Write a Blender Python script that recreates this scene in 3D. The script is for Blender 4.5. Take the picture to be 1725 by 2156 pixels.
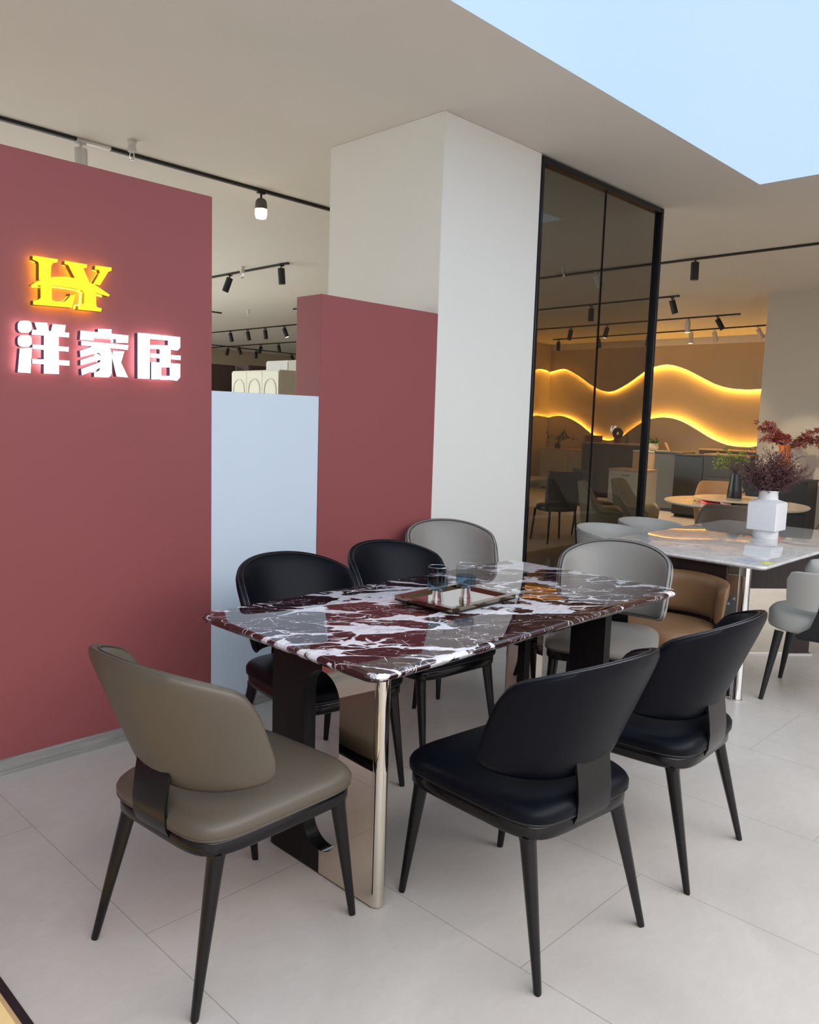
import bpy, bmesh, math, random
from mathutils import Vector, Matrix
R = math.radians
rnd = random.Random(7)
for _o in list(bpy.data.objects):
    bpy.data.objects.remove(_o)
sc = bpy.context.scene
COL = sc.collection

# ------------------------------------------------------------------ camera
cam_d = bpy.data.cameras.new('camera')
cam = bpy.data.objects.new('camera', cam_d)
COL.objects.link(cam)
yaw, pitch, roll = 0.80076951, 0.11639987, -0.0314775
fw = Vector((math.sin(yaw) * math.cos(pitch), math.cos(yaw) * math.cos(pitch), -math.sin(pitch)))
r0 = Vector((math.cos(yaw), -math.sin(yaw), 0))
d0 = fw.cross(r0)
rt = r0 * math.cos(roll) + d0 * math.sin(roll)
dn = -r0 * math.sin(roll) + d0 * math.cos(roll)
up = -dn
cam.matrix_world = Matrix(((rt.x, up.x, -fw.x, 0), (rt.y, up.y, -fw.y, 0), (rt.z, up.z, -fw.z, 1.5), (0, 0, 0, 1)))
cam_d.sensor_fit = 'HORIZONTAL'
cam_d.sensor_width = 36
cam_d.lens = 1685.9 / 1725 * 36
cam_d.clip_start = 0.05
cam_d.clip_end = 100
sc.camera = cam

# ------------------------------------------------------------------ light and exposure
sc.view_settings.view_transform = 'Standard'
sc.view_settings.look = 'None'
sc.view_settings.gamma = 1
sc.view_settings.use_curve_mapping = False
sc.view_settings.exposure = 0.0
SKY_COL, SKY_STR = (0.52, 0.74, 1.0), 1.0
WORLD_COL, WORLD_STR = (0.95, 0.96, 1.0), 1.05
LED_STR = 160.0
FILL_COL, FILL_STR = (0.96, 0.96, 1.0), 4.8  # added fill, stronger than the visible ceiling panel
w = bpy.data.worlds.new('world')
sc.world = w
w.use_nodes = True
w.node_tree.nodes['Background'].inputs[0].default_value = (*WORLD_COL, 1)
w.node_tree.nodes['Background'].inputs[1].default_value = WORLD_STR


def spot_lamp(name, loc, target, watt, col, size=60, blend=0.6, rad=0.04):
    d = bpy.data.lights.new(name, 'SPOT')
    d.energy = watt
    d.color = col
    d.spot_size = R(size)
    d.spot_blend = blend
    d.shadow_soft_size = rad
    o = bpy.data.objects.new(name, d)
    COL.objects.link(o)
    o.location = loc
    o.rotation_euler = (Vector(target) - Vector(loc)).to_track_quat('-Z', 'Y').to_euler()
    return o


# ------------------------------------------------------------------ materials
def new_mat(name):
    m = bpy.data.materials.new(name)
    m.use_nodes = True
    return m, m.node_tree, m.node_tree.nodes['Principled BSDF']


def N(t, kind, **kw):
    n = t.nodes.new(kind)
    for k, v in kw.items():
        setattr(n, k, v)
    return n


def math_node(t, op, a, b=None, c=None):
    n = N(t, 'ShaderNodeMath', operation=op)
    for i, v in enumerate((a, b, c)):
        if v is None:
            continue
        if isinstance(v, (int, float)):
            n.inputs[i].default_value = v
        else:
            t.links.new(v, n.inputs[i])
    return n.outputs[0]


def ramp(t, fac, stops):
    n = N(t, 'ShaderNodeValToRGB')
    el = n.color_ramp.elements
    while len(el) < len(stops):
        el.new(0.5)
    for e, (p, c) in zip(el, stops):
        e.position = p
        e.color = (*c, 1) if len(c) == 3 else c
    t.links.new(fac, n.inputs[0])
    return n.outputs[0]


def mixc(t, fac, a, b):
    n = N(t, 'ShaderNodeMix', data_type='RGBA')
    for s, v in ((0, fac), (6, a), (7, b)):
        if isinstance(v, (int, float)):
            n.inputs[s].default_value = v
        elif isinstance(v, tuple):
            n.inputs[s].default_value = (*v, 1)
        else:
            t.links.new(v, n.inputs[s])
    return n.outputs[2]


def coords(t, scale=(1, 1, 1), loc=(0, 0, 0), rot=(0, 0, 0)):
    tc = N(t, 'ShaderNodeTexCoord')
    mp = N(t, 'ShaderNodeMapping')
    mp.inputs['Scale'].default_value = scale
    mp.inputs['Location'].default_value = loc
    mp.inputs['Rotation'].default_value = rot
    t.links.new(tc.outputs['Object'], mp.inputs[0])
    return mp.outputs[0]


def noise(t, vec, scale, detail=4, rough=0.5, dist=0.0):
    n = N(t, 'ShaderNodeTexNoise')
    n.inputs['Scale'].default_value = scale
    n.inputs['Detail'].default_value = detail
    n.inputs['Roughness'].default_value = rough
    n.inputs['Distortion'].default_value = dist
    t.links.new(vec, n.inputs['Vector'])
    return n.outputs['Fac'], n.outputs['Color']


def bump(t, b, h, strength, dist=0.01):
    n = N(t, 'ShaderNodeBump')
    n.inputs['Strength'].default_value = strength
    n.inputs['Distance'].default_value = dist
    t.links.new(h, n.inputs['Height'])
    t.links.new(n.outputs[0], b.inputs['Normal'])


def plain(name, col, rough=0.5, metal=0.0, spec=0.5, var=0.06, scale=6.0, ior=1.5, coat=0.0, bmp=0.0, bscale=300):
    m, t, b = new_mat(name)
    v = coords(t)
    f, _ = noise(t, v, scale, 3)
    c = mixc(t, f, tuple(x * (1 - var) for x in col), tuple(min(1, x * (1 + var)) for x in col))
    t.links.new(c, b.inputs['Base Color'])
    b.inputs['Roughness'].default_value = rough
    b.inputs['Metallic'].default_value = metal
    b.inputs['Specular IOR Level'].default_value = spec
    b.inputs['IOR'].default_value = ior
    b.inputs['Coat Weight'].default_value = coat
    if bmp:
        f2, _ = noise(t, v, bscale, 2)
        bump(t, b, f2, bmp, 0.001)
    return m


def emis(name, col, strength, base=(0.8, 0.8, 0.8)):
    m, t, b = new_mat(name)
    b.inputs['Base Color'].default_value = (*base, 1)
    b.inputs['Emission Color'].default_value = (*col, 1)
    b.inputs['Emission Strength'].default_value = strength
    b.inputs['Roughness'].default_value = 0.5
    return m


def wood(name, c1, c2, rough=0.4, axis='Z', scale=1.0):
    m, t, b = new_mat(name)
    s = {'X': (1.2, 22, 22), 'Y': (22, 1.2, 22), 'Z': (22, 22, 1.2)}[axis]
    v = coords(t, tuple(k * scale for k in s))
    f, _ = noise(t, v, 2.0, 6, 0.65, 0.6)
    t.links.new(ramp(t, f, [(0.35, c1), (0.65, c2)]), b.inputs['Base Color'])
    b.inputs['Roughness'].default_value = rough
    bump(t, b, f, 0.15, 0.002)
    return m


def floor_mat():
    m, t, b = new_mat('stone_tile_floor')
    tc = N(t, 'ShaderNodeTexCoord')
    sep = N(t, 'ShaderNodeSeparateXYZ')
    t.links.new(tc.outputs['Object'], sep.inputs[0])
    x, y = sep.outputs[0], sep.outputs[1]
    xs = math_node(t, 'DIVIDE', math_node(t, 'SUBTRACT', x, 1.039), 0.677)
    strip = math_node(t, 'FLOOR', xs)
    fx = math_node(t, 'SUBTRACT', xs, strip)
    # running bond: every strip steps back by about a third of a tile
    off = math_node(t, 'MULTIPLY', strip, 0.375)
    ys = math_node(t, 'SUBTRACT', math_node(t, 'DIVIDE', math_node(t, 'SUBTRACT', y, 2.013), 1.33), off)
    fy = math_node(t, 'FRACT', ys)
    dx = math_node(t, 'MULTIPLY', math_node(t, 'MINIMUM', fx, math_node(t, 'SUBTRACT', 1.0, fx)), 0.677)
    dy = math_node(t, 'MULTIPLY', math_node(t, 'MINIMUM', fy, math_node(t, 'SUBTRACT', 1.0, fy)), 1.33)
    d = math_node(t, 'MINIMUM', dx, dy)
    joint = math_node(t, 'LESS_THAN', d, 0.0013)
    v = coords(t)
    f1, _ = noise(t, v, 1.6, 6, 0.62, 0.5)
    f2, _ = noise(t, coords(t, (1, 3.0, 1), rot=(0, 0, 0.3)), 14, 8, 0.75, 0.4)
    f3, _ = noise(t, v, 60, 4, 0.6)
    c = ramp(t, f1, [(0.3, (0.47, 0.43, 0.385)), (0.7, (0.60, 0.555, 0.505))])
    c = mixc(t, math_node(t, 'MULTIPLY', f2, 0.45), c, (0.36, 0.32, 0.28))
    c = mixc(t, math_node(t, 'MULTIPLY', math_node(t, 'GREATER_THAN', f3, 0.62), 0.08), c, (0.7, 0.68, 0.65))
    c = mixc(t, math_node(t, 'MULTIPLY', joint, 0.6), c, (0.13, 0.11, 0.10))
    t.links.new(c, b.inputs['Base Color'])
    t.links.new(ramp(t, f2, [(0.3, (0.36, 0.36, 0.36)), (0.7, (0.48, 0.48, 0.48))]), b.inputs['Roughness'])
    b.inputs['Specular IOR Level'].default_value = 0.45
    bump(t, b, f2, 0.06, 0.002)
    return m


def dark_marble():
    m, t, b = new_mat('burgundy_marble')
    vr = coords(t, (1.0, 1.0, 1.0), rot=(0, 0, 0.62))
    mp2 = N(t, 'ShaderNodeMapping')
    mp2.inputs['Scale'].default_value = (1.0, 1.9, 1.0)
    mp2.inputs['Location'].default_value = (4.35, 2.1, 0.0)
    t.links.new(vr, mp2.inputs[0])
    v0 = mp2.outputs[0]
    _, wc = noise(t, v0, 2.4, 4, 0.55)
    add = N(t, 'ShaderNodeVectorMath', operation='MULTIPLY_ADD')
    t.links.new(wc, add.inputs[0])
    add.inputs[1].default_value = (0.45, 0.45, 0.45)
    t.links.new(v0, add.inputs[2])
    v = add.outputs[0]
    fm, _ = noise(t, v0, 1.7, 2, 0.5)
    rag, _ = noise(t, coords(t, (7, 22, 7), rot=(0, 0, 0.62)), 2.6, 7, 0.72, 0.6)
    # broad white network around dark pebbles: voronoi borders of strongly varying width
    vo = N(t, 'ShaderNodeTexVoronoi', feature='DISTANCE_TO_EDGE')
    vo.inputs['Scale'].default_value = 3.3
    vo.inputs['Randomness'].default_value = 1.0
    t.links.new(v, vo.inputs['Vector'])
    wd = math_node(t, 'MAXIMUM', math_node(t, 'MULTIPLY', math_node(t, 'SUBTRACT', fm, 0.455), 1.35), 0.004)
    wd = math_node(t, 'MULTIPLY', wd, math_node(t, 'ADD', 0.2, math_node(t, 'MULTIPLY', rag, 1.6)))
    body = ramp(t, math_node(t, 'DIVIDE', vo.outputs['Distance'], wd), [(0.80, (1, 1, 1)), (1.0, (0, 0, 0))])
    # medium network
    vo3 = N(t, 'ShaderNodeTexVoronoi', feature='DISTANCE_TO_EDGE')
    vo3.inputs['Scale'].default_value = 7.5
    t.links.new(v, vo3.inputs['Vector'])
    fm3, _ = noise(t, v0, 3.1, 2, 0.5)
    wd3 = math_node(t, 'MAXIMUM', math_node(t, 'MULTIPLY', math_node(t, 'SUBTRACT', fm3, 0.53), 0.75), 0.0002)
    wd3 = math_node(t, 'MULTIPLY', wd3, math_node(t, 'MULTIPLY', rag, 2.0))
    body3 = ramp(t, math_node(t, 'DIVIDE', vo3.outputs['Distance'], wd3), [(0.80, (1, 1, 1)), (1.0, (0, 0, 0))])
    # fine cracks
    f4, _ = noise(t, v0, 8, 3, 0.6)
    vo2 = N(t, 'ShaderNodeTexVoronoi', feature='DISTANCE_TO_EDGE')
    vo2.inputs['Scale'].default_value = 6.0
    t.links.new(v0, vo2.inputs['Vector'])
    cw = math_node(t, 'MAXIMUM', math_node(t, 'MULTIPLY', math_node(t, 'SUBTRACT', f4, 0.52), 0.10), 0.00005)
    crack = ramp(t, math_node(t, 'DIVIDE', vo2.outputs['Distance'], cw), [(0.6, (1, 1, 1)), (1.0, (0, 0, 0))])
    f5, _ = noise(t, v, 6.0, 6, 0.6, 1.2)
    r5 = math_node(t, 'ABSOLUTE', math_node(t, 'SUBTRACT', f5, 0.5))
    hair = ramp(t, r5, [(0.0, (0.8, 0.8, 0.8)), (0.006, (0, 0, 0))])
    hair = math_node(t, 'MULTIPLY', hair, math_node(t, 'GREATER_THAN', f4, 0.50))
    allw = math_node(t, 'MAXIMUM', math_node(t, 'MAXIMUM', body, body3), math_node(t, 'MAXIMUM', crack, hair))
    white = ramp(t, rag, [(0.28, (0.40, 0.32, 0.42)), (0.42, (0.70, 0.67, 0.74)), (0.55, (0.86, 0.85, 0.87))])
    dark = ramp(t, f4, [(0.3, (0.020, 0.0045, 0.006)), (0.7, (0.040, 0.0075, 0.010))])
    t.links.new(mixc(t, allw, dark, white), b.inputs['Base Color'])
    b.inputs['Roughness'].default_value = 0.02
    b.inputs['IOR'].default_value = 1.9
    return m


def white_marble():
    m, t, b = new_mat('white_marble')
    v = coords(t, (1, 1.8, 1), rot=(0, 0, 0.5))
    f, _ = noise(t, v, 3.2, 9, 0.65, 1.6)
    r = math_node(t, 'ABSOLUTE', math_node(t, 'SUBTRACT', f, 0.5))
    fm, _ = noise(t, v, 1.4, 2)
    vein = math_node(t, 'MULTIPLY', ramp(t, r, [(0.0, (1, 1, 1)), (0.05, (0, 0, 0))]), math_node(t, 'MULTIPLY', fm, 0.8))
    base = ramp(t, fm, [(0.3, (0.60, 0.58, 0.56)), (0.7, (0.74, 0.73, 0.72))])
    t.links.new(mixc(t, vein, base, (0.36, 0.35, 0.36)), b.inputs['Base Color'])
    b.inputs['Roughness'].default_value = 0.03
    b.inputs['IOR'].default_value = 2.1
    return m


def thin_glass(name, tint, refl=0.06):
    m, t, b = new_mat(name)
    out = t.nodes['Material Output']
    tr = N(t, 'ShaderNodeBsdfTransparent')
    tr.inputs[0].default_value = (*tint, 1)
    gl = N(t, 'ShaderNodeBsdfGlossy')
    gl.inputs['Roughness'].default_value = 0.0
    fr = N(t, 'ShaderNodeFresnel')
    fr.inputs[0].default_value = 1.5
    mx = N(t, 'ShaderNodeMixShader')
    ge = N(t, 'ShaderNodeNewGeometry')
    t.links.new(math_node(t, 'MULTIPLY', fr.outputs[0], math_node(t, 'SUBTRACT', 1.0, ge.outputs['Backfacing'])), mx.inputs[0])
    t.links.new(tr.outputs[0], mx.inputs[1])
    t.links.new(gl.outputs[0], mx.inputs[2])
    t.links.new(mx.outputs[0], out.inputs[0])
    return m


def leather(name, col, rough=0.42, spec=0.5):
    m, t, b = new_mat(name)
    v = coords(t)
    f, _ = noise(t, v, 4, 3)
    t.links.new(mixc(t, f, tuple(x * 0.93 for x in col), tuple(x * 1.07 for x in col)), b.inputs['Base Color'])
    b.inputs['Roughness'].default_value = rough
    b.inputs['Specular IOR Level'].default_value = spec
    vo = N(t, 'ShaderNodeTexVoronoi')
    vo.inputs['Scale'].default_value = 420
    t.links.new(v, vo.inputs['Vector'])
    bump(t, b, vo.outputs['Distance'], 0.08, 0.0006)
    return m


M = {}
M['floor'] = floor_mat()
M['ceiling'] = plain('ceiling_paint', (0.72, 0.67, 0.60), 0.9, var=0.02, scale=1.0)
M['far_paint'] = plain('tan_wall_paint', (0.50, 0.40, 0.28), 0.85, var=0.03, scale=1.0)
M['cream'] = plain('cream_wall_paint', (0.78, 0.76, 0.71), 0.8, var=0.02, scale=1.2)
M['beige'] = plain('beige_wall_paint', (0.50, 0.43, 0.35), 0.85, var=0.02, scale=1.0)  # cream wall darkened, its shade put into the colour
M['red'] = plain('dusty_red_paint', (0.285, 0.068, 0.069), 0.62, var=0.05, scale=1.5)
M['white_board'] = plain('pale_blue_board', (0.62, 0.71, 0.80), 0.55, var=0.02, scale=2)
M['skirting'] = wood('grey_wood_skirting', (0.20, 0.185, 0.17), (0.34, 0.32, 0.30), 0.5, 'X', 1.0)
M['grey_wood_floor'] = wood('grey_wood_floor', (0.07, 0.065, 0.06), (0.16, 0.15, 0.14), 0.45, 'X', 0.7)
M['marble'] = dark_marble()
M['white_marble'] = white_marble()
M['blackwood'] = wood('black_stained_wood', (0.004, 0.0035, 0.0035), (0.009, 0.0075, 0.0075), 0.38, 'Z', 2.0)
M['brownwood'] = wood('dark_brown_wood', (0.016, 0.009, 0.008), (0.034, 0.020, 0.017), 0.3, 'Z', 1.5)
M['blackwood'].node_tree.nodes['Principled BSDF'].inputs['Specular IOR Level'].default_value = 0.2
M['wardrobe_brown'] = wood('wardrobe_brown_wood', (0.03, 0.016, 0.013), (0.06, 0.032, 0.026), 0.5, 'Z', 1.0)
M['chrome'] = plain('champagne_mirror_steel', (0.72, 0.66, 0.57), 0.03, 1.0, var=0.01)
M['steel'] = plain('polished_steel', (0.82, 0.81, 0.80), 0.08, 1.0, var=0.01)
M['gunmetal'] = plain('black_nickel', (0.030, 0.028, 0.029), 0.20, 0.85, var=0.05)
M['blackmetal'] = plain('matt_black_metal', (0.012, 0.012, 0.013), 0.45, 0.2, var=0.05)
M['blackframe'] = plain('black_frame_metal', (0.010, 0.010, 0.014), 0.25, 0.3, var=0.05)
M['whitemetal'] = plain('white_metal', (0.60, 0.57, 0.53), 0.5, 0.0, var=0.03)
M['taupe'] = leather('taupe_leather', (0.098, 0.079, 0.057), 0.42, 0.4)
M['taupe_seam'] = leather('taupe_seam', (0.075, 0.06, 0.043), 0.5)
M['navy'] = leather('black_leather', (0.0028, 0.0033, 0.0065), 0.40, 0.12)
M['navy_seam'] = leather('black_seam', (0.006, 0.0065, 0.009), 0.4)
M['grey'] = leather('grey_leather', (0.235, 0.218, 0.195), 0.42)
M['grey_seam'] = leather('grey_seam', (0.05, 0.048, 0.045), 0.6)
M['pale'] = leather('pale_grey_leather', (0.40, 0.395, 0.365), 0.45)
M['pale_seam'] = leather('pale_grey_seam', (0.36, 0.35, 0.33), 0.5)
M['tan'] = leather('tan_leather', (0.20, 0.108, 0.050), 0.42)
M['tan_seam'] = leather('tan_seam', (0.14, 0.075, 0.035), 0.5)
M['olive'] = leather('olive_leather', (0.22, 0.175, 0.105), 0.5)
M['orange_l'] = leather('orange_leather', (0.42, 0.22, 0.09), 0.5)
M['brown_l'] = leather('brown_leather', (0.13, 0.095, 0.07), 0.5)
M['tinted'] = thin_glass('smoked_glass', (0.55, 0.54, 0.52))
M['blueglass'] = None
M['ceramic_white'] = plain('speckled_white_ceramic', (0.74, 0.74, 0.75), 0.55, var=0.10, scale=140, bmp=0.2, bscale=200)
M['terracotta'] = plain('orange_ceramic', (0.66, 0.17, 0.035), 0.45, var=0.08)
M['blackceramic'] = plain('black_ceramic', (0.012, 0.012, 0.014), 0.3)
M['maple'] = plain('maple_leaf_red', (0.22, 0.035, 0.025), 0.5, var=0.5, scale=30)
M['twig'] = plain('brown_twig', (0.06, 0.035, 0.025), 0.7)
M['dryplum'] = plain('dried_plum_plant', (0.14, 0.055, 0.055), 0.7, var=0.4, scale=30)
M['greenleaf'] = plain('green_leaf', (0.22, 0.30, 0.035), 0.5, var=0.5, scale=25)
M['darkleaf'] = plain('dark_green_leaf', (0.05, 0.12, 0.03), 0.5, var=0.4, scale=25)
M['black'] = plain('black_paint', (0.01, 0.01, 0.012), 0.4)
M['led'] = emis('amber_led', (1.0, 0.52, 0.06), LED_STR)
M['sky'] = emis('luminous_blue_ceiling', SKY_COL, SKY_STR, (0.1, 0.1, 0.1))
M['day'] = emis('daylight_ceiling', FILL_COL, FILL_STR, (0.1, 0.1, 0.1))
M['day2'] = emis('cool_daylight_ceiling', (0.84, 0.95, 1.0), 9, (0.1, 0.1, 0.1))
M['lens_on'] = emis('lit_lens', (1.0, 0.80, 0.45), 8)
M['lens_white'] = emis('lit_white_lens', (1.0, 0.95, 0.85), 6)
M['lens_off'] = plain('dark_lens', (0.05, 0.05, 0.05), 0.2)
M['logo_face'] = emis('yellow_lit_face', (1.0, 0.90, 0.0), 1.0, (0.3, 0.25, 0))
M['logo_back'] = emis('orange_back_light', (1.0, 0.85, 0.02), 10)
M['sign_face'] = emis('white_lit_face', (1.0, 1.0, 1.0), 1.3)
M['sign_back'] = emis('white_back_light', (1.0, 0.82, 0.90), 5.5)
M['side_metal'] = plain('violet_grey_edge', (0.10, 0.08, 0.16), 0.4)
M['side_gold'] = plain('gold_edge', (0.25, 0.12, 0.01), 0.4)
M['card_grey'] = plain('grey_cabinet_lacquer', (0.105, 0.095, 0.08), 0.4)
M['card_dark'] = plain('charcoal_cabinet_lacquer', (0.045, 0.045, 0.046), 0.4)
M['card_brown'] = plain('brown_cabinet_lacquer', (0.055, 0.042, 0.032), 0.4)
M['card_tan'] = wood('tan_cabinet_wood', (0.42, 0.26, 0.12), (0.50, 0.32, 0.16), 0.45, 'Z')
M['ivory'] = plain('ivory_lacquer', (0.47, 0.43, 0.34), 0.45, var=0.03)
M['stone'] = plain('ceramic_stone_top', (0.50, 0.44, 0.34), 0.12, var=0.2, scale=3, ior=1.6)


def glass_mat(name, col, rough=0.0):
    m, t, b = new_mat(name)
    b.inputs['Base Color'].default_value = (*col, 1)
    b.inputs['Roughness'].default_value = rough
    b.inputs['IOR'].default_value = 1.45
    b.inputs['Transmission Weight'].default_value = 1.0
    return m


M['blueglass'] = thin_glass('blue_grey_glass', (0.66, 0.77, 0.83))
M['clearglass'] = glass_mat('clear_glass', (0.95, 0.95, 0.96))
M['rimglass'] = thin_glass('clear_rim_glass', (0.90, 0.92, 0.93))


# ------------------------------------------------------------------ mesh helpers
class MB:
    def __init__(s):
        s.v = []
        s.f = []

    def add(s, v, f):
        o = len(s.v)
        s.v += [tuple(p) for p in v]
        s.f += [tuple(i + o for i in q) for q in f]
        return s

    def box(s, x0, x1, y0, y1, z0, z1):
        return s.add([(x0, y0, z0), (x1, y0, z0), (x1, y1, z0), (x0, y1, z0), (x0, y0, z1), (x1, y0, z1), (x1, y1, z1), (x0, y1, z1)],
                     [(0, 3, 2, 1), (4, 5, 6, 7), (0, 1, 5, 4), (1, 2, 6, 5), (2, 3, 7, 6), (3, 0, 4, 7)])

    def prism(s, pts, axis, a, b):
        """pts: 2D outline; axis: extrusion axis; a..b extents"""
        def P(p, h):
            return {'X': (h, p[0], p[1]), 'Y': (p[0], h, p[1]), 'Z': (p[0], p[1], h)}[axis]
        n = len(pts)
        return s.add([P(p, a) for p in pts] + [P(p, b) for p in pts],
                     [tuple(range(n)), tuple(range(2 * n - 1, n - 1, -1))] + [(i, (i + 1) % n, (i + 1) % n + n, i + n) for i in range(n)])

    def rings(s, rings, cap0=True, cap1=True, closed=True):
        n = len(rings[0])
        v = [p for r in rings for p in r]
        f = []
        for k in range(len(rings) - 1):
            for i in range(n if closed else n - 1):
                j = (i + 1) % n
                f.append((k * n + i, k * n + j, (k + 1) * n + j, (k + 1) * n + i))
        if cap0:
            f.append(tuple(range(n - 1, -1, -1)))
        if cap1:
            f.append(tuple(range((len(rings) - 1) * n, len(rings) * n)))
        return s.add(v, f)

    def lathe(s, prof, c=(0, 0, 0), n=32, cap0=True, cap1=True):
        return s.rings([[(c[0] + r * math.cos(2 * math.pi * i / n), c[1] + r * math.sin(2 * math.pi * i / n), c[2] + z) for i in range(n)] for r, z in prof], cap0, cap1)

    def tube(s, pts, rad, n=8, closed=False, flat=1.0):
        pts = [Vector(p) for p in pts]
        m = len(pts)
        if not isinstance(rad, (list, tuple)):
            rad = [rad] * m
        rings = []
        ref = None
        for i, p in enumerate(pts):
            if closed:
                tan = pts[(i + 1) % m] - pts[i - 1]
            else:
                tan = pts[min(i + 1, m - 1)] - pts[max(i - 1, 0)]
            tan.normalize()
            if ref is None:
                ref = Vector((0, 0, 1)) if abs(tan.z) < 0.9 else Vector((1, 0, 0))
            u = tan.cross(ref).normalized()
            w_ = u.cross(tan).normalized()
            ref = w_
            rings.append([p + u * (rad[i] * math.cos(2 * math.pi * k / n)) + w_ * (rad[i] * flat * math.sin(2 * math.pi * k / n)) for k in range(n)])
        if closed:
            rings.append(rings[0])
            return s.rings(rings, False, False)
        return s.rings(rings)

    def obj(s, name, mat, parent=None, smooth=35, bevel=0, loc=None, rot=None, seg=2):
        me = bpy.data.meshes.new(name)
        me.from_pydata(s.v, [], s.f)
        me.validate()
        bm = bmesh.new()
        bm.from_mesh(me)
        bmesh.ops.remove_doubles(bm, verts=bm.verts, dist=1e-6)
        bmesh.ops.recalc_face_normals(bm, faces=bm.faces)
        bm.to_mesh(me)
        bm.free()
        if smooth:
            me.shade_smooth()
            me.set_sharp_from_angle(angle=R(smooth))
        o = bpy.data.objects.new(name, me)
        me.materials.append(mat)
        COL.objects.link(o)
        if parent:
            o.parent = parent
        if loc:
            o.location = loc
        if rot:
            o.rotation_euler = rot
        if bevel:
            b = o.modifiers.new('bevel', 'BEVEL')
            b.width = bevel
            b.segments = seg
            b.limit_method = 'ANGLE'
            b.angle_limit = R(40)
            b.harden_normals = False
        return o


def tag(o, label=None, cat=None, group=None, kind=None):
    if label:
        o['label'] = label
    if cat:
        o['category'] = cat
    if group:
        o['group'] = group
    if kind:
        o['kind'] = kind
    return o


def thing(name, label, cat, loc=(0, 0, 0), rz=0.0, group=None):
    o = bpy.data.objects.new(name, None)
    COL.objects.link(o)
    o.empty_display_size = 0.1
    o.location = loc
    o.rotation_euler = (0, 0, rz)
    return tag(o, label, cat, group)


def struct(o, label, cat='room'):
    return tag(o, label, cat, kind='structure')


def copy_tree(o, parent=None):
    c = o.copy()
    COL.objects.link(c)
    if parent:
        c.parent = parent
    for ch in list(o.children):
        copy_tree(ch, c)
    return c


def dup(o, loc, rz, label, group=None):
    c = copy_tree(o)
    c.location = loc
    c.rotation_euler = (0, 0, rz)
    c['label'] = label
    if group:
        c['group'] = group
    return c


def rrect(x0, x1, y0, y1, r, n=6):
    o = []
    for cx, cy, a0 in ((x1 - r, y0 + r, -90), (x1 - r, y1 - r, 0), (x0 + r, y1 - r, 90), (x0 + r, y0 + r, 180)):
        for k in range(n + 1):
            a = R(a0 + 90 * k / n)
            o.append((cx + r * math.cos(a), cy + r * math.sin(a)))
    return o

# ------------------------------------------------------------------ the room
CH = 3.306
Y0 = 3.35
struct(MB().box(-5, 17, -7.1, 20.5, -0.1, 0).obj('floor', M['floor'], smooth=0), 'greige stone tile floor with fine joints', 'floor')
# ceiling with an opening for the luminous panel and the added fill panel (x -3..6.2, y -5..2.5)
cb = MB()
for a in ((-5, 17, 2.5, 20.5), (6.2, 17, -7.1, 2.5), (-5, -3, -7.1, 2.5), (-3, 6.2, -7.1, -5)):
    cb.box(a[0], a[1], a[2], a[3], CH, CH + 0.12)
struct(cb.obj('ceiling', M['ceiling'], smooth=0), 'warm white plaster ceiling', 'ceiling')
struct(MB().box(-3, 6.2, -0.5, 2.5, CH - 0.003, CH + 0.1).obj('window_2', M['sky'], smooth=0), 'pale blue luminous ceiling panel', 'ceiling light')
struct(MB().box(-3, 6.2, -5.0, -0.5, CH - 0.003, CH + 0.1).obj('window_3', M['day'], smooth=0), 'bright daylight ceiling panel behind the camera', 'ceiling light')  # unseen emitter added to brighten the room from above
# partition walls in the plane y = Y0
struct(MB().box(-1.6, 2.085, Y0, Y0 + 0.12, 0, 2.485).obj('wall_left', M['red'], bevel=0.004), 'dusty red partition wall carrying the lit sign', 'wall')
struct(MB().box(2.085, 2.74, Y0 + 0.004, Y0 + 0.10, 0, 1.601).obj('wall_middle', M['white_board'], bevel=0.003), 'low pale blue white board wall between red walls', 'wall')
struct(MB().box(2.74, 3.648, Y0 - 0.002, 3.56, 0, 2.134).obj('wall_centre', M['red'], bevel=0.004), 'dusty red wall block in front of the column', 'wall')
struct(MB().box(3.65, 4.632, Y0, 4.39, 0, CH).obj('wall_column', M['cream'], bevel=0.004), 'cream square column reaching the ceiling', 'wall')
struct(MB().box(-1.6, 2.74, Y0 - 0.014, Y0 + 0.001, 0, 0.066).obj('baseboard_left', M['skirting'], bevel=0.002), 'grey wood effect skirting below the red wall', 'baseboard')
# smoked glass screen
wf = MB()
wf.box(4.634, 4.66, Y0 - 0.01, Y0 + 0.06, 0, 3.29)
wf.box(6.33, 6.368, Y0 - 0.012, Y0 + 0.055, 0, 3.29)
wf.box(4.66, 6.33, Y0 - 0.01, Y0 + 0.06, 3.25, 3.29)
wf.box(4.66, 6.33, Y0 - 0.01, Y0 + 0.06, 0, 0.03)
wfo = wf.obj('window_1', M['blackframe'], bevel=0.004)
struct(wfo, 'tall smoked glass screen in a black metal frame', 'glass screen')
MB().box(4.66, 5.502, Y0 + 0.02, Y0 + 0.028, 0.03, 3.25).obj('pane', M['tinted'], wfo, smooth=0)
MB().box(5.508, 6.33, Y0 + 0.02, Y0 + 0.028, 0.03, 3.25).obj('pane', M['tinted'], wfo, smooth=0)
MB().box(5.501, 5.509, Y0 + 0.016, Y0 + 0.032, 0.03, 3.25).obj('joint_strip', M['gunmetal'], wfo, smooth=0)
# grey wood floor patch behind the screen
struct(MB().box(4.64, 9.2, Y0 + 0.1, 5.4, 0.0, 0.004).obj('trim_1', M['grey_wood_floor'], smooth=0), 'grey wood plank floor strip behind the smoked glass', 'floor')
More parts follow.
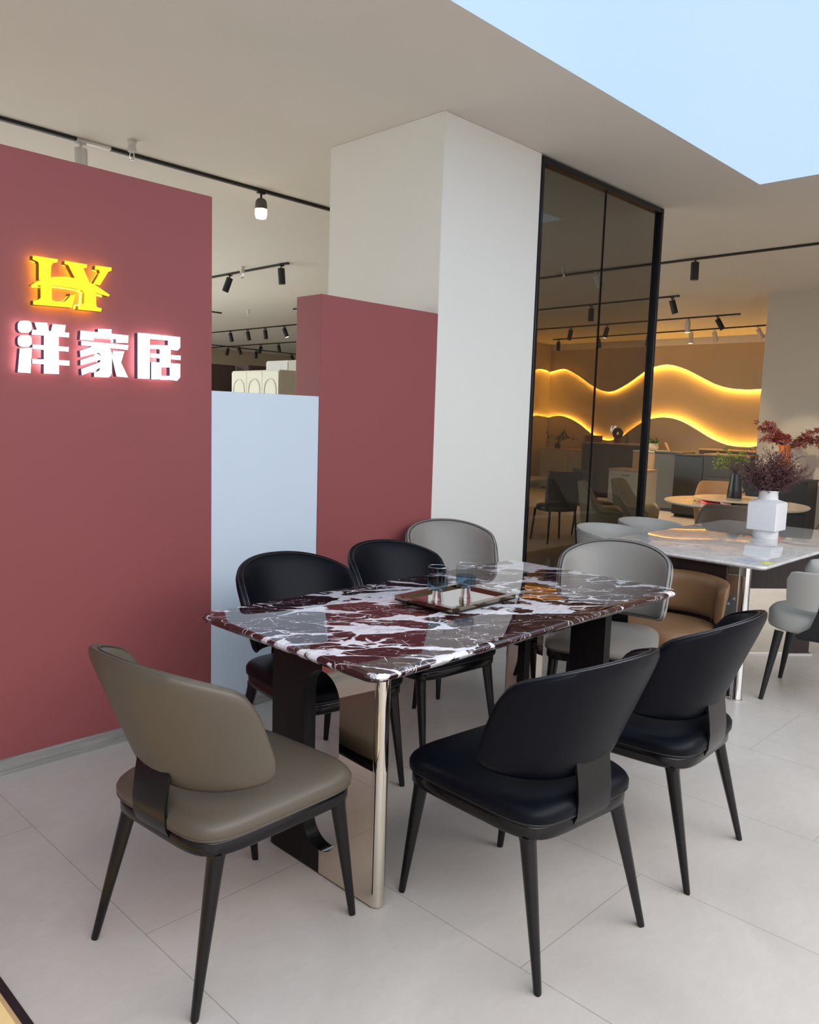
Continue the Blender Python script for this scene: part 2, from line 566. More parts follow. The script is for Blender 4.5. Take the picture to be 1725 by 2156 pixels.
# far walls
XW = 15.95
struct(MB().box(XW, 16.1, -7.1, 11.1, 0, CH).obj('wall_right', M['far_paint'], smooth=0), 'tan back wall with the amber wave light', 'wall')
struct(MB().box(11.0, 16.1, 11.0, 11.1, 0, CH).obj('wall_far', M['far_paint'], smooth=0), 'tan side wall meeting the wave wall', 'wall')
struct(MB().box(11.14, 11.6, -7, 4.255, 0, CH).obj('wall_beige', M['beige'], smooth=0), 'beige wall behind the orange vase', 'wall')
struct(MB().box(-5, 17, 20.3, 20.5, 0, CH).obj('wall_back', M['far_paint'], smooth=0), 'tan end wall far behind the wardrobes', 'wall')
struct(MB().box(16.9, 17, 11.1, 20.3, 0, CH).obj('wall_end', M['far_paint'], smooth=0), 'tan side wall far behind the wardrobes', 'wall')
struct(MB().box(XW - 0.10, XW, 4.0, 11.0, CH - 0.14, CH).obj('trim_2', M['ceiling'], smooth=0), 'slim ceiling cornice above the wave wall', 'trim')
# bottom-left: black threshold strip and a floor area with warm light painted into its colour
struct(MB().box(0.655, 0.676, 1.2, 2.6, 0, 0.006).obj('trim_3', M['black'], smooth=0), 'black metal threshold strip in the floor', 'trim')
M['cream_lit'] = plain('cream_yellow_platform', (0.92, 0.66, 0.30), 0.35, var=0.05, scale=20)
M['tan_edge'] = plain('tan_platform_edge', (0.55, 0.36, 0.18), 0.4)
struct(MB().box(0.1, 0.645, 1.2, 2.6, 0, 0.004).obj('trim_4', M['cream_lit'], smooth=0), 'cream yellow floor inlay beside the threshold strip', 'trim')
struct(MB().box(0.645, 0.655, 1.2, 2.6, 0, 0.005).obj('trim_5', M['tan_edge'], smooth=0), 'tan edging of the floor inlay', 'trim')

struct(MB().box(-5.1, -5, -7.1, 20.5, 0, CH).obj('wall_side', M['cream'], smooth=0), 'cream wall far left, outside the photo', 'wall')  # unseen wall added to keep side light off the column
struct(MB().box(-4, 5.0, 10.0, 18.0, CH - 0.003, CH - 0.001).obj('window_4', M['day2'], smooth=0), 'daylight ceiling panel behind the red sign wall', 'ceiling light')  # hidden emitter added to light the ceiling over the gap

# ------------------------------------------------------------------ wave light wall
UPC = [(11.0, 2.67), (10.91, 2.69), (10.55, 2.74), (10.17, 2.58), (9.75, 2.33), (9.36, 2.22), (8.98, 2.36), (8.52, 2.66), (8.36, 2.73), (8.02, 2.78), (7.63, 2.68), (7.25, 2.50), (6.89, 2.34), (6.54, 2.27), (6.09, 2.27), (5.5, 2.36), (4.6, 2.7), (4.2, 2.74)]
LOC = [(11.0, 1.62), (10.91, 1.63), (10.58, 1.67), (10.15, 1.53), (9.73, 1.27), (9.37, 1.15), (9.03, 1.22), (8.71, 1.45), (8.52, 1.57), (8.36, 1.64), (8.01, 1.69), (7.67, 1.63), (7.36, 1.49), (6.98, 1.29), (6.62, 1.17), (6.28, 1.15), (6.10, 1.17), (5.5, 1.3), (4.6, 1.6), (4.2, 1.64)]


def cr(pts, k=8):
    out = []
    n = len(pts)
    for i in range(n - 1):
        p0, p1, p2, p3 = pts[max(i - 1, 0)], pts[i], pts[i + 1], pts[min(i + 2, n - 1)]
        for j in range(k):
            t = j / k
            out.append(tuple(0.5 * (2 * p1[a] + (p2[a] - p0[a]) * t + (2 * p0[a] - 5 * p1[a] + 4 * p2[a] - p3[a]) * t * t + (3 * p1[a] - p0[a] - 3 * p2[a] + p3[a]) * t ** 3) for a in (0, 1)))
    out.append(pts[-1])
    return out


def gridwall(mb, curve, zflat, x0, x1, axis='X'):
    """solid panel between a wavy edge and a flat edge"""
    for (a, za), (b, zb) in zip(curve[:-1], curve[1:]):
        q = [(a, za), (b, zb), (b, zflat), (a, zflat)]
        mb.prism(q, axis, x0, x1)
    return mb


upc, loc_ = cr(UPC), cr(LOC)
up_ = gridwall(MB(), upc, CH - 0.14, XW - 0.09, XW - 0.05).obj('wall_panel', M['far_paint'], smooth=0)
tag(up_, 'tan upper wall panel with a wavy lower edge, amber light below it', 'wall panel')
lo_ = gridwall(MB(), loc_, 0.0, XW - 0.09, XW - 0.05).obj('wall_panel', M['far_paint'], smooth=0)
tag(lo_, 'tan lower wall panel with a wavy top edge, amber light above it', 'wall panel')
MB().tube([(XW - 0.030, a, b + 0.018) for a, b in upc], 0.007, 6).obj('light_strip', M['led'], up_)
MB().tube([(XW - 0.030, a, b - 0.018) for a, b in loc_], 0.007, 6).obj('light_strip', M['led'], lo_)
# the wave runs on over the side wall at y = 11
u2 = cr([(15.86, 2.68), (15.55, 2.72), (15.19, 2.66), (14.6, 2.3), (14.0, 2.1)])
l2 = cr([(15.86, 1.61), (15.65, 1.64), (15.24, 1.63), (14.6, 1.3), (14.0, 1.1)])
a_ = gridwall(MB(), u2, CH - 0.01, 10.91, 10.95, 'Y').obj('wall_panel', M['far_paint'], smooth=0)
tag(a_, 'upper wavy wall panel on the side wall, far left behind the smoked glass', 'wall panel')
b_ = gridwall(MB(), l2, 0.0, 10.91, 10.95, 'Y').obj('wall_panel', M['far_paint'], smooth=0)
tag(b_, 'lower wavy wall panel on the side wall, far left behind the smoked glass', 'wall panel')
MB().tube([(a, 10.97, b + 0.018) for a, b in u2], 0.006, 6).obj('light_strip', M['led'], a_)
MB().tube([(a, 10.97, b - 0.018) for a, b in l2], 0.006, 6).obj('light_strip', M['led'], b_)

# ------------------------------------------------------------------ the lit sign
LETTERS = {'logo':[[(1.2533,2.0804),(1.3493,2.0816),(1.3467,2.0692),(1.3286,2.0631),(1.3222,2.0516),(1.3198,2.0046),(1.2747,1.9911),(1.2761,2.054),(1.2716,2.0613),(1.253,2.0663)],[(1.2424,1.9663),(1.2614,1.9812),(1.2852,1.994),(1.3285,2.0097),(1.3676,2.0177),(1.4122,2.0188),(1.4577,2.0145),(1.4987,2.0029),(1.5299,1.9871),(1.5605,1.971),(1.5551,1.9638),(1.5009,1.9733),(1.5018,1.926),(1.5037,1.9173),(1.5105,1.9131),(1.5247,1.9127),(1.5224,1.8984),(1.4262,1.8962),(1.428,1.9122),(1.4433,1.915),(1.4511,1.9224),(1.4538,1.9672),(1.4443,1.9758),(1.3966,1.9791),(1.323,1.9774),(1.322,1.9235),(1.3315,1.9175),(1.3707,1.919),(1.3832,1.9288),(1.3985,1.9487),(1.4161,1.9524),(1.4011,1.9002),(1.251,1.8948),(1.2514,1.9109),(1.2693,1.9146),(1.2799,1.923),(1.2809,1.9716)],[(1.3762,2.0801),(1.4664,2.0796),(1.4646,2.0671),(1.4508,2.0615),(1.474,2.0108),(1.4172,2.0175),(1.3907,2.0655),(1.3759,2.068)],[(1.5009,2.081),(1.57,2.083),(1.5682,2.0702),(1.5548,2.0632),(1.5186,2.0041),(1.491,2.0053),(1.5204,2.0556),(1.5179,2.0652),(1.4997,2.0659)]],'yang':[[(1.2262,1.8305),(1.2326,1.8299),(1.238,1.8268),(1.2415,1.8216),(1.2426,1.8152),(1.2423,1.8028),(1.2409,1.7961),(1.2371,1.7902),(1.2316,1.7859),(1.2251,1.784),(1.2075,1.7823),(1.2012,1.783),(1.1959,1.7861),(1.1924,1.7913),(1.1913,1.7977),(1.1916,1.8099),(1.193,1.8165),(1.1968,1.8224),(1.2022,1.8267),(1.2086,1.8286)],[(1.2249,1.7754),(1.2313,1.7747),(1.2367,1.7715),(1.2402,1.7663),(1.2414,1.7598),(1.2411,1.7488),(1.2397,1.7421),(1.2359,1.7362),(1.2303,1.732),(1.2239,1.7302),(1.2062,1.7287),(1.1999,1.7295),(1.1946,1.7327),(1.1911,1.7379),(1.19,1.7443),(1.1903,1.7552),(1.1917,1.7618),(1.1954,1.7677),(1.2009,1.7719),(1.2073,1.7738)],[(1.1973,1.7223),(1.2416,1.7283),(1.2337,1.6295),(1.1872,1.63)],[(1.2542,1.8273),(1.3017,1.8299),(1.3096,1.7921),(1.2665,1.7904)],[(1.3248,1.8275),(1.3749,1.8288),(1.3682,1.7904),(1.3143,1.7877)],[(1.2455,1.7979),(1.3883,1.7997),(1.387,1.7809),(1.2427,1.7785)],[(1.2456,1.7406),(1.3863,1.7429),(1.3844,1.7244),(1.2452,1.7238)],[(1.2429,1.6853),(1.3873,1.6886),(1.3869,1.6687),(1.2425,1.6671)],[(1.2905,1.7975),(1.3462,1.7981),(1.3444,1.6328),(1.286,1.6312)]],'jia':[[(1.5092,1.8275),(1.5663,1.8311),(1.5648,1.8014),(1.5088,1.7987)],[(1.4365,1.8133),(1.6405,1.8126),(1.6386,1.7812),(1.5862,1.7777),(1.5864,1.7921),(1.4893,1.7903),(1.4891,1.7782),(1.4333,1.7767)],[(1.4384,1.7722),(1.6401,1.772),(1.6366,1.7519),(1.4381,1.7547)],[(1.511,1.766),(1.5535,1.7595),(1.5667,1.7349),(1.5657,1.6524),(1.5601,1.6392),(1.5492,1.6308),(1.4906,1.63),(1.4908,1.6478),(1.5094,1.6541),(1.5164,1.6647),(1.5184,1.726),(1.5026,1.7324)],[(1.4326,1.7318),(1.4872,1.7549),(1.5162,1.7589),(1.5185,1.7337),(1.4347,1.707)],[(1.4345,1.6945),(1.5104,1.7244),(1.5207,1.7033),(1.4342,1.6734)],[(1.4365,1.6585),(1.5184,1.6929),(1.5181,1.6699),(1.4386,1.6335)],[(1.5722,1.7431),(1.6215,1.7445),(1.6061,1.6966),(1.6371,1.6359),(1.5873,1.6372),(1.5691,1.7145)]],'ju':[[(1.6839,1.8282),(1.7383,1.8292),(1.7369,1.6352),(1.6822,1.6343)],[(1.7377,1.8291),(1.8844,1.8284),(1.8844,1.8093),(1.7376,1.8069)],[(1.8267,1.8096),(1.8844,1.8104),(1.8843,1.782),(1.872,1.7689),(1.8265,1.769)],[(1.7374,1.7814),(1.8326,1.7874),(1.8325,1.7684),(1.7373,1.7654)],[(1.7865,1.7684),(1.8374,1.7699),(1.8371,1.7047),(1.7862,1.7066)],[(1.7424,1.7462),(1.8873,1.7466),(1.886,1.7273),(1.7423,1.7275)],[(1.7462,1.7091),(1.8842,1.7107),(1.8841,1.6931),(1.7461,1.6877)],[(1.7461,1.6883),(1.7914,1.6902),(1.7911,1.6361),(1.7457,1.6346)],[(1.8352,1.692),(1.8841,1.6942),(1.884,1.6501),(1.8686,1.6344),(1.835,1.6364)],[(1.79,1.6528),(1.8363,1.6539),(1.8362,1.6364),(1.79,1.635)]]}


def sign(name, key, face, back, side, label, cat):
    polys = LETTERS[key]
    xs = [p[0] for q in polys for p in q]
    zs = [p[1] for q in polys for p in q]
    cx, cz = (min(xs) + max(xs)) / 2, min(zs)
    t = thing(name, label, cat, (cx, Y0 - 0.040, cz))
    s, f, b = MB(), MB(), MB()
    for q in polys:
        loc = [(p[0] - cx, p[1] - cz) for p in q]
        s.prism(loc, 'Y', -0.016, 0.014)
        f.prism(loc, 'Y', -0.020, -0.0165)
        mx = sum(p[0] for p in loc) / len(loc)
        mz = sum(p[1] for p in loc) / len(loc)
        b.prism([(mx + (p[0] - mx) * 0.9, mz + (p[1] - mz) * 0.9) for p in loc], 'Y', 0.0145, 0.018)
    s.obj('edge', side, t, smooth=0)
    f.obj('lit_face', face, t, smooth=0)
    b.obj('back_light', back, t, smooth=0)
    MB().tube([(0, 0.018, 0.06), (0, 0.040, 0.06)], 0.004).obj('standoff', M['blackmetal'], t)
    return t


sign('sign_logo', 'logo', M['logo_face'], M['logo_back'], M['side_gold'], 'glowing yellow letters L and Y joined by an arch on the red wall', 'sign')
sign('sign_character', 'yang', M['sign_face'], M['sign_back'], M['side_metal'], 'white lit character at the left of the row under the yellow logo', 'sign')
sign('sign_character', 'jia', M['sign_face'], M['sign_back'], M['side_metal'], 'white lit character in the middle of the row under the yellow logo', 'sign')
sign('sign_character', 'ju', M['sign_face'], M['sign_back'], M['side_metal'], 'white lit character at the right of the row, nearest the wall edge', 'sign')

# ------------------------------------------------------------------ shell back dining chair (local: faces +Y)
def seat_outline(k, n=48, inset=0.0):
    """rounded square seat plan; k>0 wider front"""
    o = []
    for i in range(n):
        a = 2 * math.pi * i / n
        c, s_ = math.cos(a), math.sin(a)
        e = 2 / 5.6
        x = math.copysign(abs(c) ** e, c)
        y = math.copysign(abs(s_) ** e, s_)
        hy = 0.270 - inset
        yy = 0.018 + y * hy
        hx = (0.247 + 0.014 * y) - inset
        o.append((x * hx, yy))
    return o


def shell_base(s, v):
    """s -1..1 around the back, v -1..1 bottom to top: point and outward normal"""
    zt = 0.893 - 0.082 * abs(s) ** 2.0
    zb = 0.528 + 0.030 * abs(s) ** 2.4
    hh = (zt - zb) / 2 * (max(0.0, 1 - abs(s) ** 26)) ** 0.42
    z = (zt + zb) / 2 + v * hh
    k = (z - 0.56) / 0.325
    a = 0.278 + 0.032 * k
    yb = -0.238 - 0.132 * k
    b = 0.285
    th = s * R(72.5 - 2 * max(-1, min(1, 2 * k - 1)))
    sn, cs = math.sin(th), math.cos(th)
    # slightly squarer than an ellipse
    x = a * math.copysign(abs(sn) ** 0.92, sn)
    y = yb + b * (1 - abs(cs) ** 0.92)
    nrm = Vector((sn * b, -cs * a, -0.25 * a)).normalized()
    return Vector((x, y, z)), nrm


def backrest_mb(thick=0.040):
    S, V = 40, 16
    def smap(i):
        t = -1 + 2 * i / S
        return math.copysign(1 - (1 - abs(t)) ** 1.7, t) * 0.9998
    def vmap(j):
        t = -1 + 2 * j / V
        return math.sin(t * math.pi / 2) * 0.35 + t * 0.65
    outer, inner = {}, {}
    for i in range(S + 1):
        s = smap(i)
        for j in range(V + 1):
            v = vmap(j)
            p, n = shell_base(s, v)
            d = max(abs(v) ** 7, abs(s) ** 26)
            e = max(0.0, 1 - d)
            q = e ** 0.5
            outer[i, j] = p + n * (0.010 * q)
            inner[i, j] = p - n * (0.012 + (thick - 0.022) * q)
    mb = MB()
    W_ = V + 1
    verts = [outer[i, j] for i in range(S + 1) for j in range(W_)] + [inner[i, j] for i in range(S + 1) for j in range(W_)]
    o = (S + 1) * W_
    f = []
    for i in range(S):
        for j in range(V):
            a = i * W_ + j
            f.append((a, a + W_, a + W_ + 1, a + 1))
            f.append((o + a, o + a + 1, o + a + W_ + 1, o + a + W_))
    for i in range(S):
        a, b = i * W_, (i + 1) * W_
        f.append((a, o + a, o + b, b))
        a, b = a + V, b + V
        f.append((a, b, o + b, o + a))
    for j in range(V):
        f.append((j, j + 1, o + j + 1, o + j))
        a = S * W_ + j
        f.append((a, o + a, o + a + 1, a + 1))
    return mb.add(verts, f)


def rim_path(off, sv=0.985, vv=0.97, full=True):
    """closed path just inside the rim of the shell, on the inner side (off<0) or edge"""
    pts = []
    n = 44
    for i in range(n + 1):
        s = -sv + 2 * sv * i / n
        p, nr = shell_base(s, vv)
        pts.append(p - nr * off)
    for k in range(1, 8):
        v = vv - 2 * vv * k / 8
        p, nr = shell_base(sv, v)
        pts.append(p - nr * off)
    for i in range(n + 1):
        s = sv - 2 * sv * i / n
        p, nr = shell_base(s, -vv)
        pts.append(p - nr * off)
    for k in range(1, 8):
        v = -vv + 2 * vv * k / 8
        p, nr = shell_base(-sv, v)
        pts.append(p - nr * off)
    return pts


def shell_chair(label, mat, seam, loc, rz, group):
    t = thing('dining_chair', label, 'chair', loc, rz, group)
    # seat cushion
    prof = [(0.006, 0.424), (0.0, 0.430), (-0.006, 0.440), (-0.006, 0.456), (0.0, 0.468), (0.010, 0.478), (0.028, 0.486), (0.065, 0.492), (0.12, 0.496), (0.19, 0.498), (0.235, 0.499)]
    rings = []
    for ins, z in prof:
        rings.append([(x, y, z) for x, y in seat_outline(1, 56, ins)])
    seat = MB().rings(rings).obj('seat', mat, t, smooth=60)
    MB().tube([(x, y, 0.434) for x, y in seat_outline(1, 56, -0.003)], 0.0032, 6, True).obj('piping', seam, seat, smooth=60)
    # metal seat frame
    rings = [[(x, y, z) for x, y in seat_outline(1, 56, i)] for i, z in ((0.03, 0.386), (0.008, 0.386), (0.002, 0.392), (0.002, 0.420), (0.006, 0.426), (0.03, 0.426))]
    MB().rings(rings).obj('seat_frame', M['gunmetal'], t, smooth=50)
    for sx in (-1, 1):
        for top, foot in (((sx * 0.206, 0.228), (sx * 0.226, 0.287)), ((sx * 0.194, -0.190), (sx * 0.236, -0.287))):
            rr_ = []
            for k, (zf, ra) in enumerate(((1.0, 0.029), (0.975, 0.026), (0.94, 0.0235), (0.6, 0.0190), (0.3, 0.0150), (0.02, 0.0115), (0.0, 0.0105))):
                z = 0.392 * zf
                cx = foot[0] + (top[0] - foot[0]) * zf
                cy = foot[1] + (top[1] - foot[1]) * zf
                a0 = math.atan2(top[1], top[0])
                ring = []
                for m_ in range(12):
                    a = 2 * math.pi * m_ / 12
                    # rounded three sided section pointing outwards
                    rad = ra * (1 + 0.10 * math.cos(3 * a))
                    ring.append((cx + rad * math.cos(a + a0), cy + rad * math.sin(a + a0) * 0.95, z))
                rr_.append(ring)
            MB().rings(rr_).obj('leg', M['gunmetal'], t, smooth=50)
    # back bracket: flat bent plate
    b = MB()
    pl = []
    for y, z in ((-0.251, 0.405), (-0.262, 0.43), (-0.264, 0.48), (-0.258, 0.53), (-0.250, 0.58)):
        pl.append((y, z))
    nx = 8
    rings = []
    for y, z in pl:
        ring = []
        for i in range(nx + 1):
            x = -0.074 + 0.148 * i / nx
            ring.append((x, y + 0.10 * x * x * 4 * 0.35, z))
        for i in range(nx, -1, -1):
            x = -0.074 + 0.148 * i / nx
            ring.append((x, y + 0.10 * x * x * 4 * 0.35 + 0.008, z))
        rings.append(ring)
    b.rings(rings).obj('back_bracket', M['gunmetal'], t, smooth=50)
    back = backrest_mb().obj('backrest', mat, t, smooth=70)
    MB().tube(rim_path(0.0055, 0.992, 0.995), 0.0036, 6, True).obj('piping', seam, back, smooth=60)
    MB().tube(rim_path(0.022, 0.985, 0.95), 0.0034, 6, True).obj('piping', seam, back, smooth=60)
    return t


GC = 'shell back chairs around the burgundy marble table'
shell_chair('taupe leather shell back chair at the near left end of the burgundy table', M['taupe'], M['taupe_seam'], (1.232, 1.882, 0), R(-90 + 4.7), GC)
ch = shell_chair('black leather chair nearest the camera, right of the chrome table corner', M['navy'], M['navy_seam'], (1.929, 1.352, 0), R(-5.5), GC)
dup(ch, (2.624, 1.32, 0), R(2.7), 'black leather chair on the near side of the burgundy table, the one further right')
dup(ch, (2.06, 2.49, 0), R(180 - 6), 'black leather chair across the burgundy table, before the pale blue board')
dup(ch, (2.675, 2.495, 0), R(180 - 4), 'black leather chair across the burgundy table, before the red block')
g5 = shell_chair('grey leather shell back chair standing by the cream column', M['grey'], M['grey_seam'], (3.46, 2.93, 0), R(180 - 27), GC)
dup(g5, (3.47, 1.985, 0), R(112), 'grey leather shell back chair at the far right end of the burgundy table')


# ------------------------------------------------------------------ tables
def table_top_mb(x0, x1, y0, y1, z, r=0.055, th=0.032):
    prof = [(0.030, z - th), (0.012, z - th + 0.003), (0.003, z - th * 0.62), (0.0, z - th * 0.42), (0.002, z - th * 0.2), (0.007, z - th * 0.06), (0.013, z)]
    rings = []
    for ins, zz in prof:
        rings.append([(x, y, zz) for x, y in rrect(x0 + ins, x1 - ins, y0 + ins, y1 - ins, r - ins * 0.7, 8)])
    return MB().rings(rings)


def stadium_half(y0, yj, y1, z0, z1, hz0, hz1, hr, side):
    """outline (y,z) of one half of a slab whose joint at yj passes through a stadium hole of half width hr"""
    o = []
    if side > 0:     # from joint to larger y
        o += [(y1, z0), (y1, z1), (yj, z1), (yj, hz1)]
        for k in range(1, 12):
            a = R(90 - 90 * k / 12)
            o.append((yj + hr * math.cos(a), hz1 - hr + hr * math.sin(a)))
        o += [(yj + hr, hz1 - hr), (yj + hr, hz0 + hr)]
        for k in range(1, 12):
            a = R(-90 * k / 12)
            o.append((yj + hr * math.cos(a), hz0 + hr + hr * math.sin(a)))
        o += [(yj, hz0), (yj, z0)]
    else:
        o = [(2 * yj - y, z) for y, z in stadium_half(0, yj, 2 * yj - y0, z0, z1, hz0, hz1, hr, 1)]
    return o


def dining_table(label, loc, topmat, darkmat, steel, L=1.93, Wd=0.965, H=0.75, group=None, twin=(0, 0)):
    """origin at the centre of the plan; end panel of the near left corner plus its turned twin"""
    t = thing('dining_table', label, 'table', loc, 0, group)
    table_top_mb(-L / 2, L / 2, -Wd / 2, Wd / 2, H).obj('tabletop', topmat, t, smooth=40)
    zt = H - 0.033
    for rot in (1, -1):
        def T(mb):
            if rot < 0:
                mb.v = [(-x + twin[0], -y + twin[1], z) for x, y, z in mb.v]
            return mb
        xo = -L / 2 + 0.062
        yb = -Wd / 2 + 0.032
        yj, yt = yb + 0.278, yb + 0.540
        d = T(MB().prism(stadium_half(0, yj, yt, 0.006, zt, 0.085, 0.690, 0.089, 1), 'X', xo, xo + 0.05))
        dp = d.obj('wood_panel', darkmat, t, smooth=40)
        s = T(MB().prism(stadium_half(yb + 0.025, yj, 0, 0.006, zt, 0.085, 0.690, 0.089, -1), 'X', xo, xo + 0.05))
        sp = s.obj('mirror_panel', steel, t, smooth=40)
        sp['label'] = 'mirror polished champagne steel half of the end panel'
        T(MB().lathe([(0.0245, 0.006), (0.0255, 0.012), (0.0255, zt)], (xo + 0.025, yb + 0.026, 0), 32)).obj('rounded_edge', steel, sp, smooth=40)
        T(MB().box(xo + 0.245, xo + 0.285, yb + 0.25, yb + 0.29, 0.0, zt)).obj('inner_post', darkmat, t, bevel=0.002)
        T(MB().box(xo + 0.004, xo + 0.046, yb + 0.03, yt - 0.004, 0.0, 0.0055)).obj('floor_pad', M['black'], t, smooth=0)
    return t


dining_table('long burgundy marble dining table with white veining and a half mirrored base', (2.495, 2.0875, 0), M['marble'], M['blackwood'], M['chrome'], L=1.92, Wd=0.965, H=0.762, twin=(-0.29, -0.248))


def white_table():
    t = thing('dining_table', 'white marble dining table with steel pipe legs behind the burgundy one', 'table', (5.30, 2.08, 0))
    table_top_mb(-1.0, 1.0, -0.535, 0.535, 0.78, 0.05, 0.026).obj('tabletop', M['white_marble'], t, smooth=40)
    for sx in (-1, 1):
        lg = MB().lathe([(0.030, 0.004), (0.030, 0.012), (0.027, 0.016), (0.027, 0.753)], (sx * 0.915, sx * 0.405, 0), 28).obj('leg', M['steel'], t, smooth=40)
        MB().lathe([(0.034, 0.0), (0.034, 0.010), (0.029, 0.012)], (sx * 0.915, sx * 0.405, 0), 24).obj('foot_ring', M['steel'], lg, smooth=40)
        MB().box(*sorted((sx * 0.925, sx * 0.89)), *sorted((sx * 0.375, sx * 0.31)), 0.004, 0.753).obj('mirror_panel', M['steel'], t, bevel=0.003)
        MB().box(*sorted((sx * 0.93, sx * 0.87)), *sorted((sx * 0.31, -sx * 0.22)), 0.35, 0.753).obj('wood_panel', M['brownwood'], t, bevel=0.006)
    # middle pedestal, set diagonally, dark box over a mirrored plinth
    c, s_ = math.cos(R(-40)), math.sin(R(-40))
    def RT(mb, cx, cy):
        mb.v = [(cx + x * c - y * s_, cy + x * s_ + y * c, z) for x, y, z in mb.v]
        return mb
    RT(MB().prism(rrect(-0.02, 0.98, -0.04, 0.25, 0.03), 'Z', 0.46, 0.753), -0.36, 0.25).obj('pedestal_box', M['brownwood'], t, smooth=40)
    RT(MB().prism(rrect(0.05, 0.80, 0.0, 0.20, 0.01), 'Z', 0.012, 0.46), -0.36, 0.25).obj('mirror_plinth', M['chrome'], t, smooth=40)
    RT(MB().box(0.04, 0.98, -0.012, 0.22, 0.0, 0.012), -0.36, 0.25).obj('base_plate', M['steel'], t, smooth=0)
    RT(MB().box(0.80, 0.96, 0.0, 0.20, 0.012, 0.46), -0.36, 0.25).obj('wood_plinth', M['brownwood'], t, smooth=0)
    RT(MB().lathe([(0.036, 0.0), (0.034, 0.01), (0.034, 0.46)], (0.0, 0.0, 0), 28), -0.36, 0.25).obj('leg', M['steel'], t, smooth=40)
    return t


white_table()


# ------------------------------------------------------------------ barrel chairs
def barrel_mb(a, b, prof, th0, zb, thick=0.03, lean=0.12, S=44, V=10, y0=0.0):
    """wrap round back: prof(t) top height for t in -1..1, zb(t) bottom height"""
    def pt(i, j, off):
        t = -1 + 2 * i / S
        th = t * R(th0)
        z0, z1 = zb(t), prof(t)
        v = j / V
        z = z0 + (z1 - z0) * v
        k = 1 + lean * (z - 0.45)
        sn, cs = math.sin(th), math.cos(th)
        e = 1.0
        if off < 0:
            e = 1 - max(abs(2 * v - 1) ** 8, abs(t) ** 30) * 0.7
        r1, r2 = a * k + off * e, b * k + off * e
        return (r1 * sn, y0 - r2 * cs, z + (0.0 if off == 0 else 0.0))
    W_ = V + 1
    vts = [pt(i, j, 0) for i in range(S + 1) for j in range(W_)] + [pt(i, j, -thick) for i in range(S + 1) for j in range(W_)]
    o = (S + 1) * W_
    f = []
    for i in range(S):
        for j in range(V):
            q = i * W_ + j
            f += [(q, q + W_, q + W_ + 1, q + 1), (o + q, o + q + 1, o + q + W_ + 1, o + q + W_)]
        q, r_ = i * W_, (i + 1) * W_
        f += [(q, o + q, o + r_, r_), (q + V, r_ + V, o + r_ + V, o + q + V)]
    for j in range(V):
        q = S * W_ + j
        f += [(j, j + 1, o + j + 1, o + j), (q, o + q, o + q + 1, q + 1)]
    return MB().add(vts, f)


def round_seat(mb, rx, ry, z0, z1, cy=0.02, n=40):
    rings = []
    for ins, z in ((0.02, z0), (0.004, z0 + 0.008), (0, z0 + 0.02), (0, z1 - 0.028), (0.010, z1 - 0.012), (0.035, z1 - 0.002), (0.10, z1)):
        rings.append([((rx - ins) * math.copysign(abs(math.cos(a)) ** 0.8, math.cos(a)), cy + (ry - ins) * math.copysign(abs(math.sin(a)) ** 0.8, math.sin(a)), z) for a in (2 * math.pi * k / n for k in range(n))])
    return mb.rings(rings)


def cone_legs(t, mat, top=0.36, sp=0.17, foot=0.24, r0=0.024, r1=0.011, cy=0.0):
    for sx in (-1, 1):
        for sy in (-1, 1):
            MB().tube([(sx * sp, cy + sy * sp, top), (sx * foot, cy + sy * foot, 0.0)], [r0, r1], 14).obj('leg', mat, t, smooth=40)


def tub_chair(name, label, mat, seam, loc, rz, group, top=0.75, arm=0.70, kind='tub'):
    t = thing(name, label, 'chair', loc, rz, group)
    if kind == 'tub':       # low wrap back, even rim
        prof = lambda u: top - (top - arm) * abs(u) ** 2 - 0.10 * max(0, abs(u) - 0.86) ** 2 * 30
        zb = lambda u: 0.40 + 0.05 * abs(u) ** 6
        br = barrel_mb(0.275, 0.275, prof, 112, zb, 0.034, 0.35).obj('backrest', mat, t, smooth=60, bevel=0.008)
        round_seat(MB(), 0.235, 0.25, 0.37, 0.47).obj('seat', mat, t, smooth=60)
    else:                   # scoop: tall back flowing into arms
        def prof(u):
            a = abs(u)
            k = min(1, max(0, (a - 0.28) / 0.36))
            k = k * k * (3 - 2 * k)
            return top - (top - arm) * k - 0.06 * max(0, a - 0.9) * 10
        zb = lambda u: 0.36 + 0.10 * abs(u) ** 4
        br = barrel_mb(0.30, 0.29, prof, 118, zb, 0.036, 0.45).obj('backrest', mat, t, smooth=60, bevel=0.010)
        round_seat(MB(), 0.24, 0.26, 0.34, 0.46, 0.03).obj('seat', mat, t, smooth=60)
    pts = []
    for i in range(41):
        u = -0.97 + 1.94 * i / 40
        z = prof(u) - 0.004
        k = 1 + (0.35 if kind == 'tub' else 0.45) * (z - 0.45)
        th = u * R(112 if kind == 'tub' else 118)
        ra, rb = (0.275, 0.275) if kind == 'tub' else (0.30, 0.29)
        pts.append(((ra * k - 0.0) * math.sin(th), -(rb * k - 0.0) * math.cos(th), z - 0.02))
    MB().tube(pts, 0.0022, 5).obj('piping', seam, br, smooth=60)
    cone_legs(t, M['blackmetal'], 0.37, 0.15, 0.21)
    return t


GW = 'pale tub chairs behind the white marble table'
c8 = tub_chair('tub_chair', 'pale grey leather tub chair behind the white table, the nearer of two', M['pale'], M['pale_seam'], (5.17, 2.90, 0), R(180), GW, 0.765, 0.72)
dup(c8, (5.80, 2.92, 0), R(180), 'pale grey leather tub chair behind the white table, the further of two')


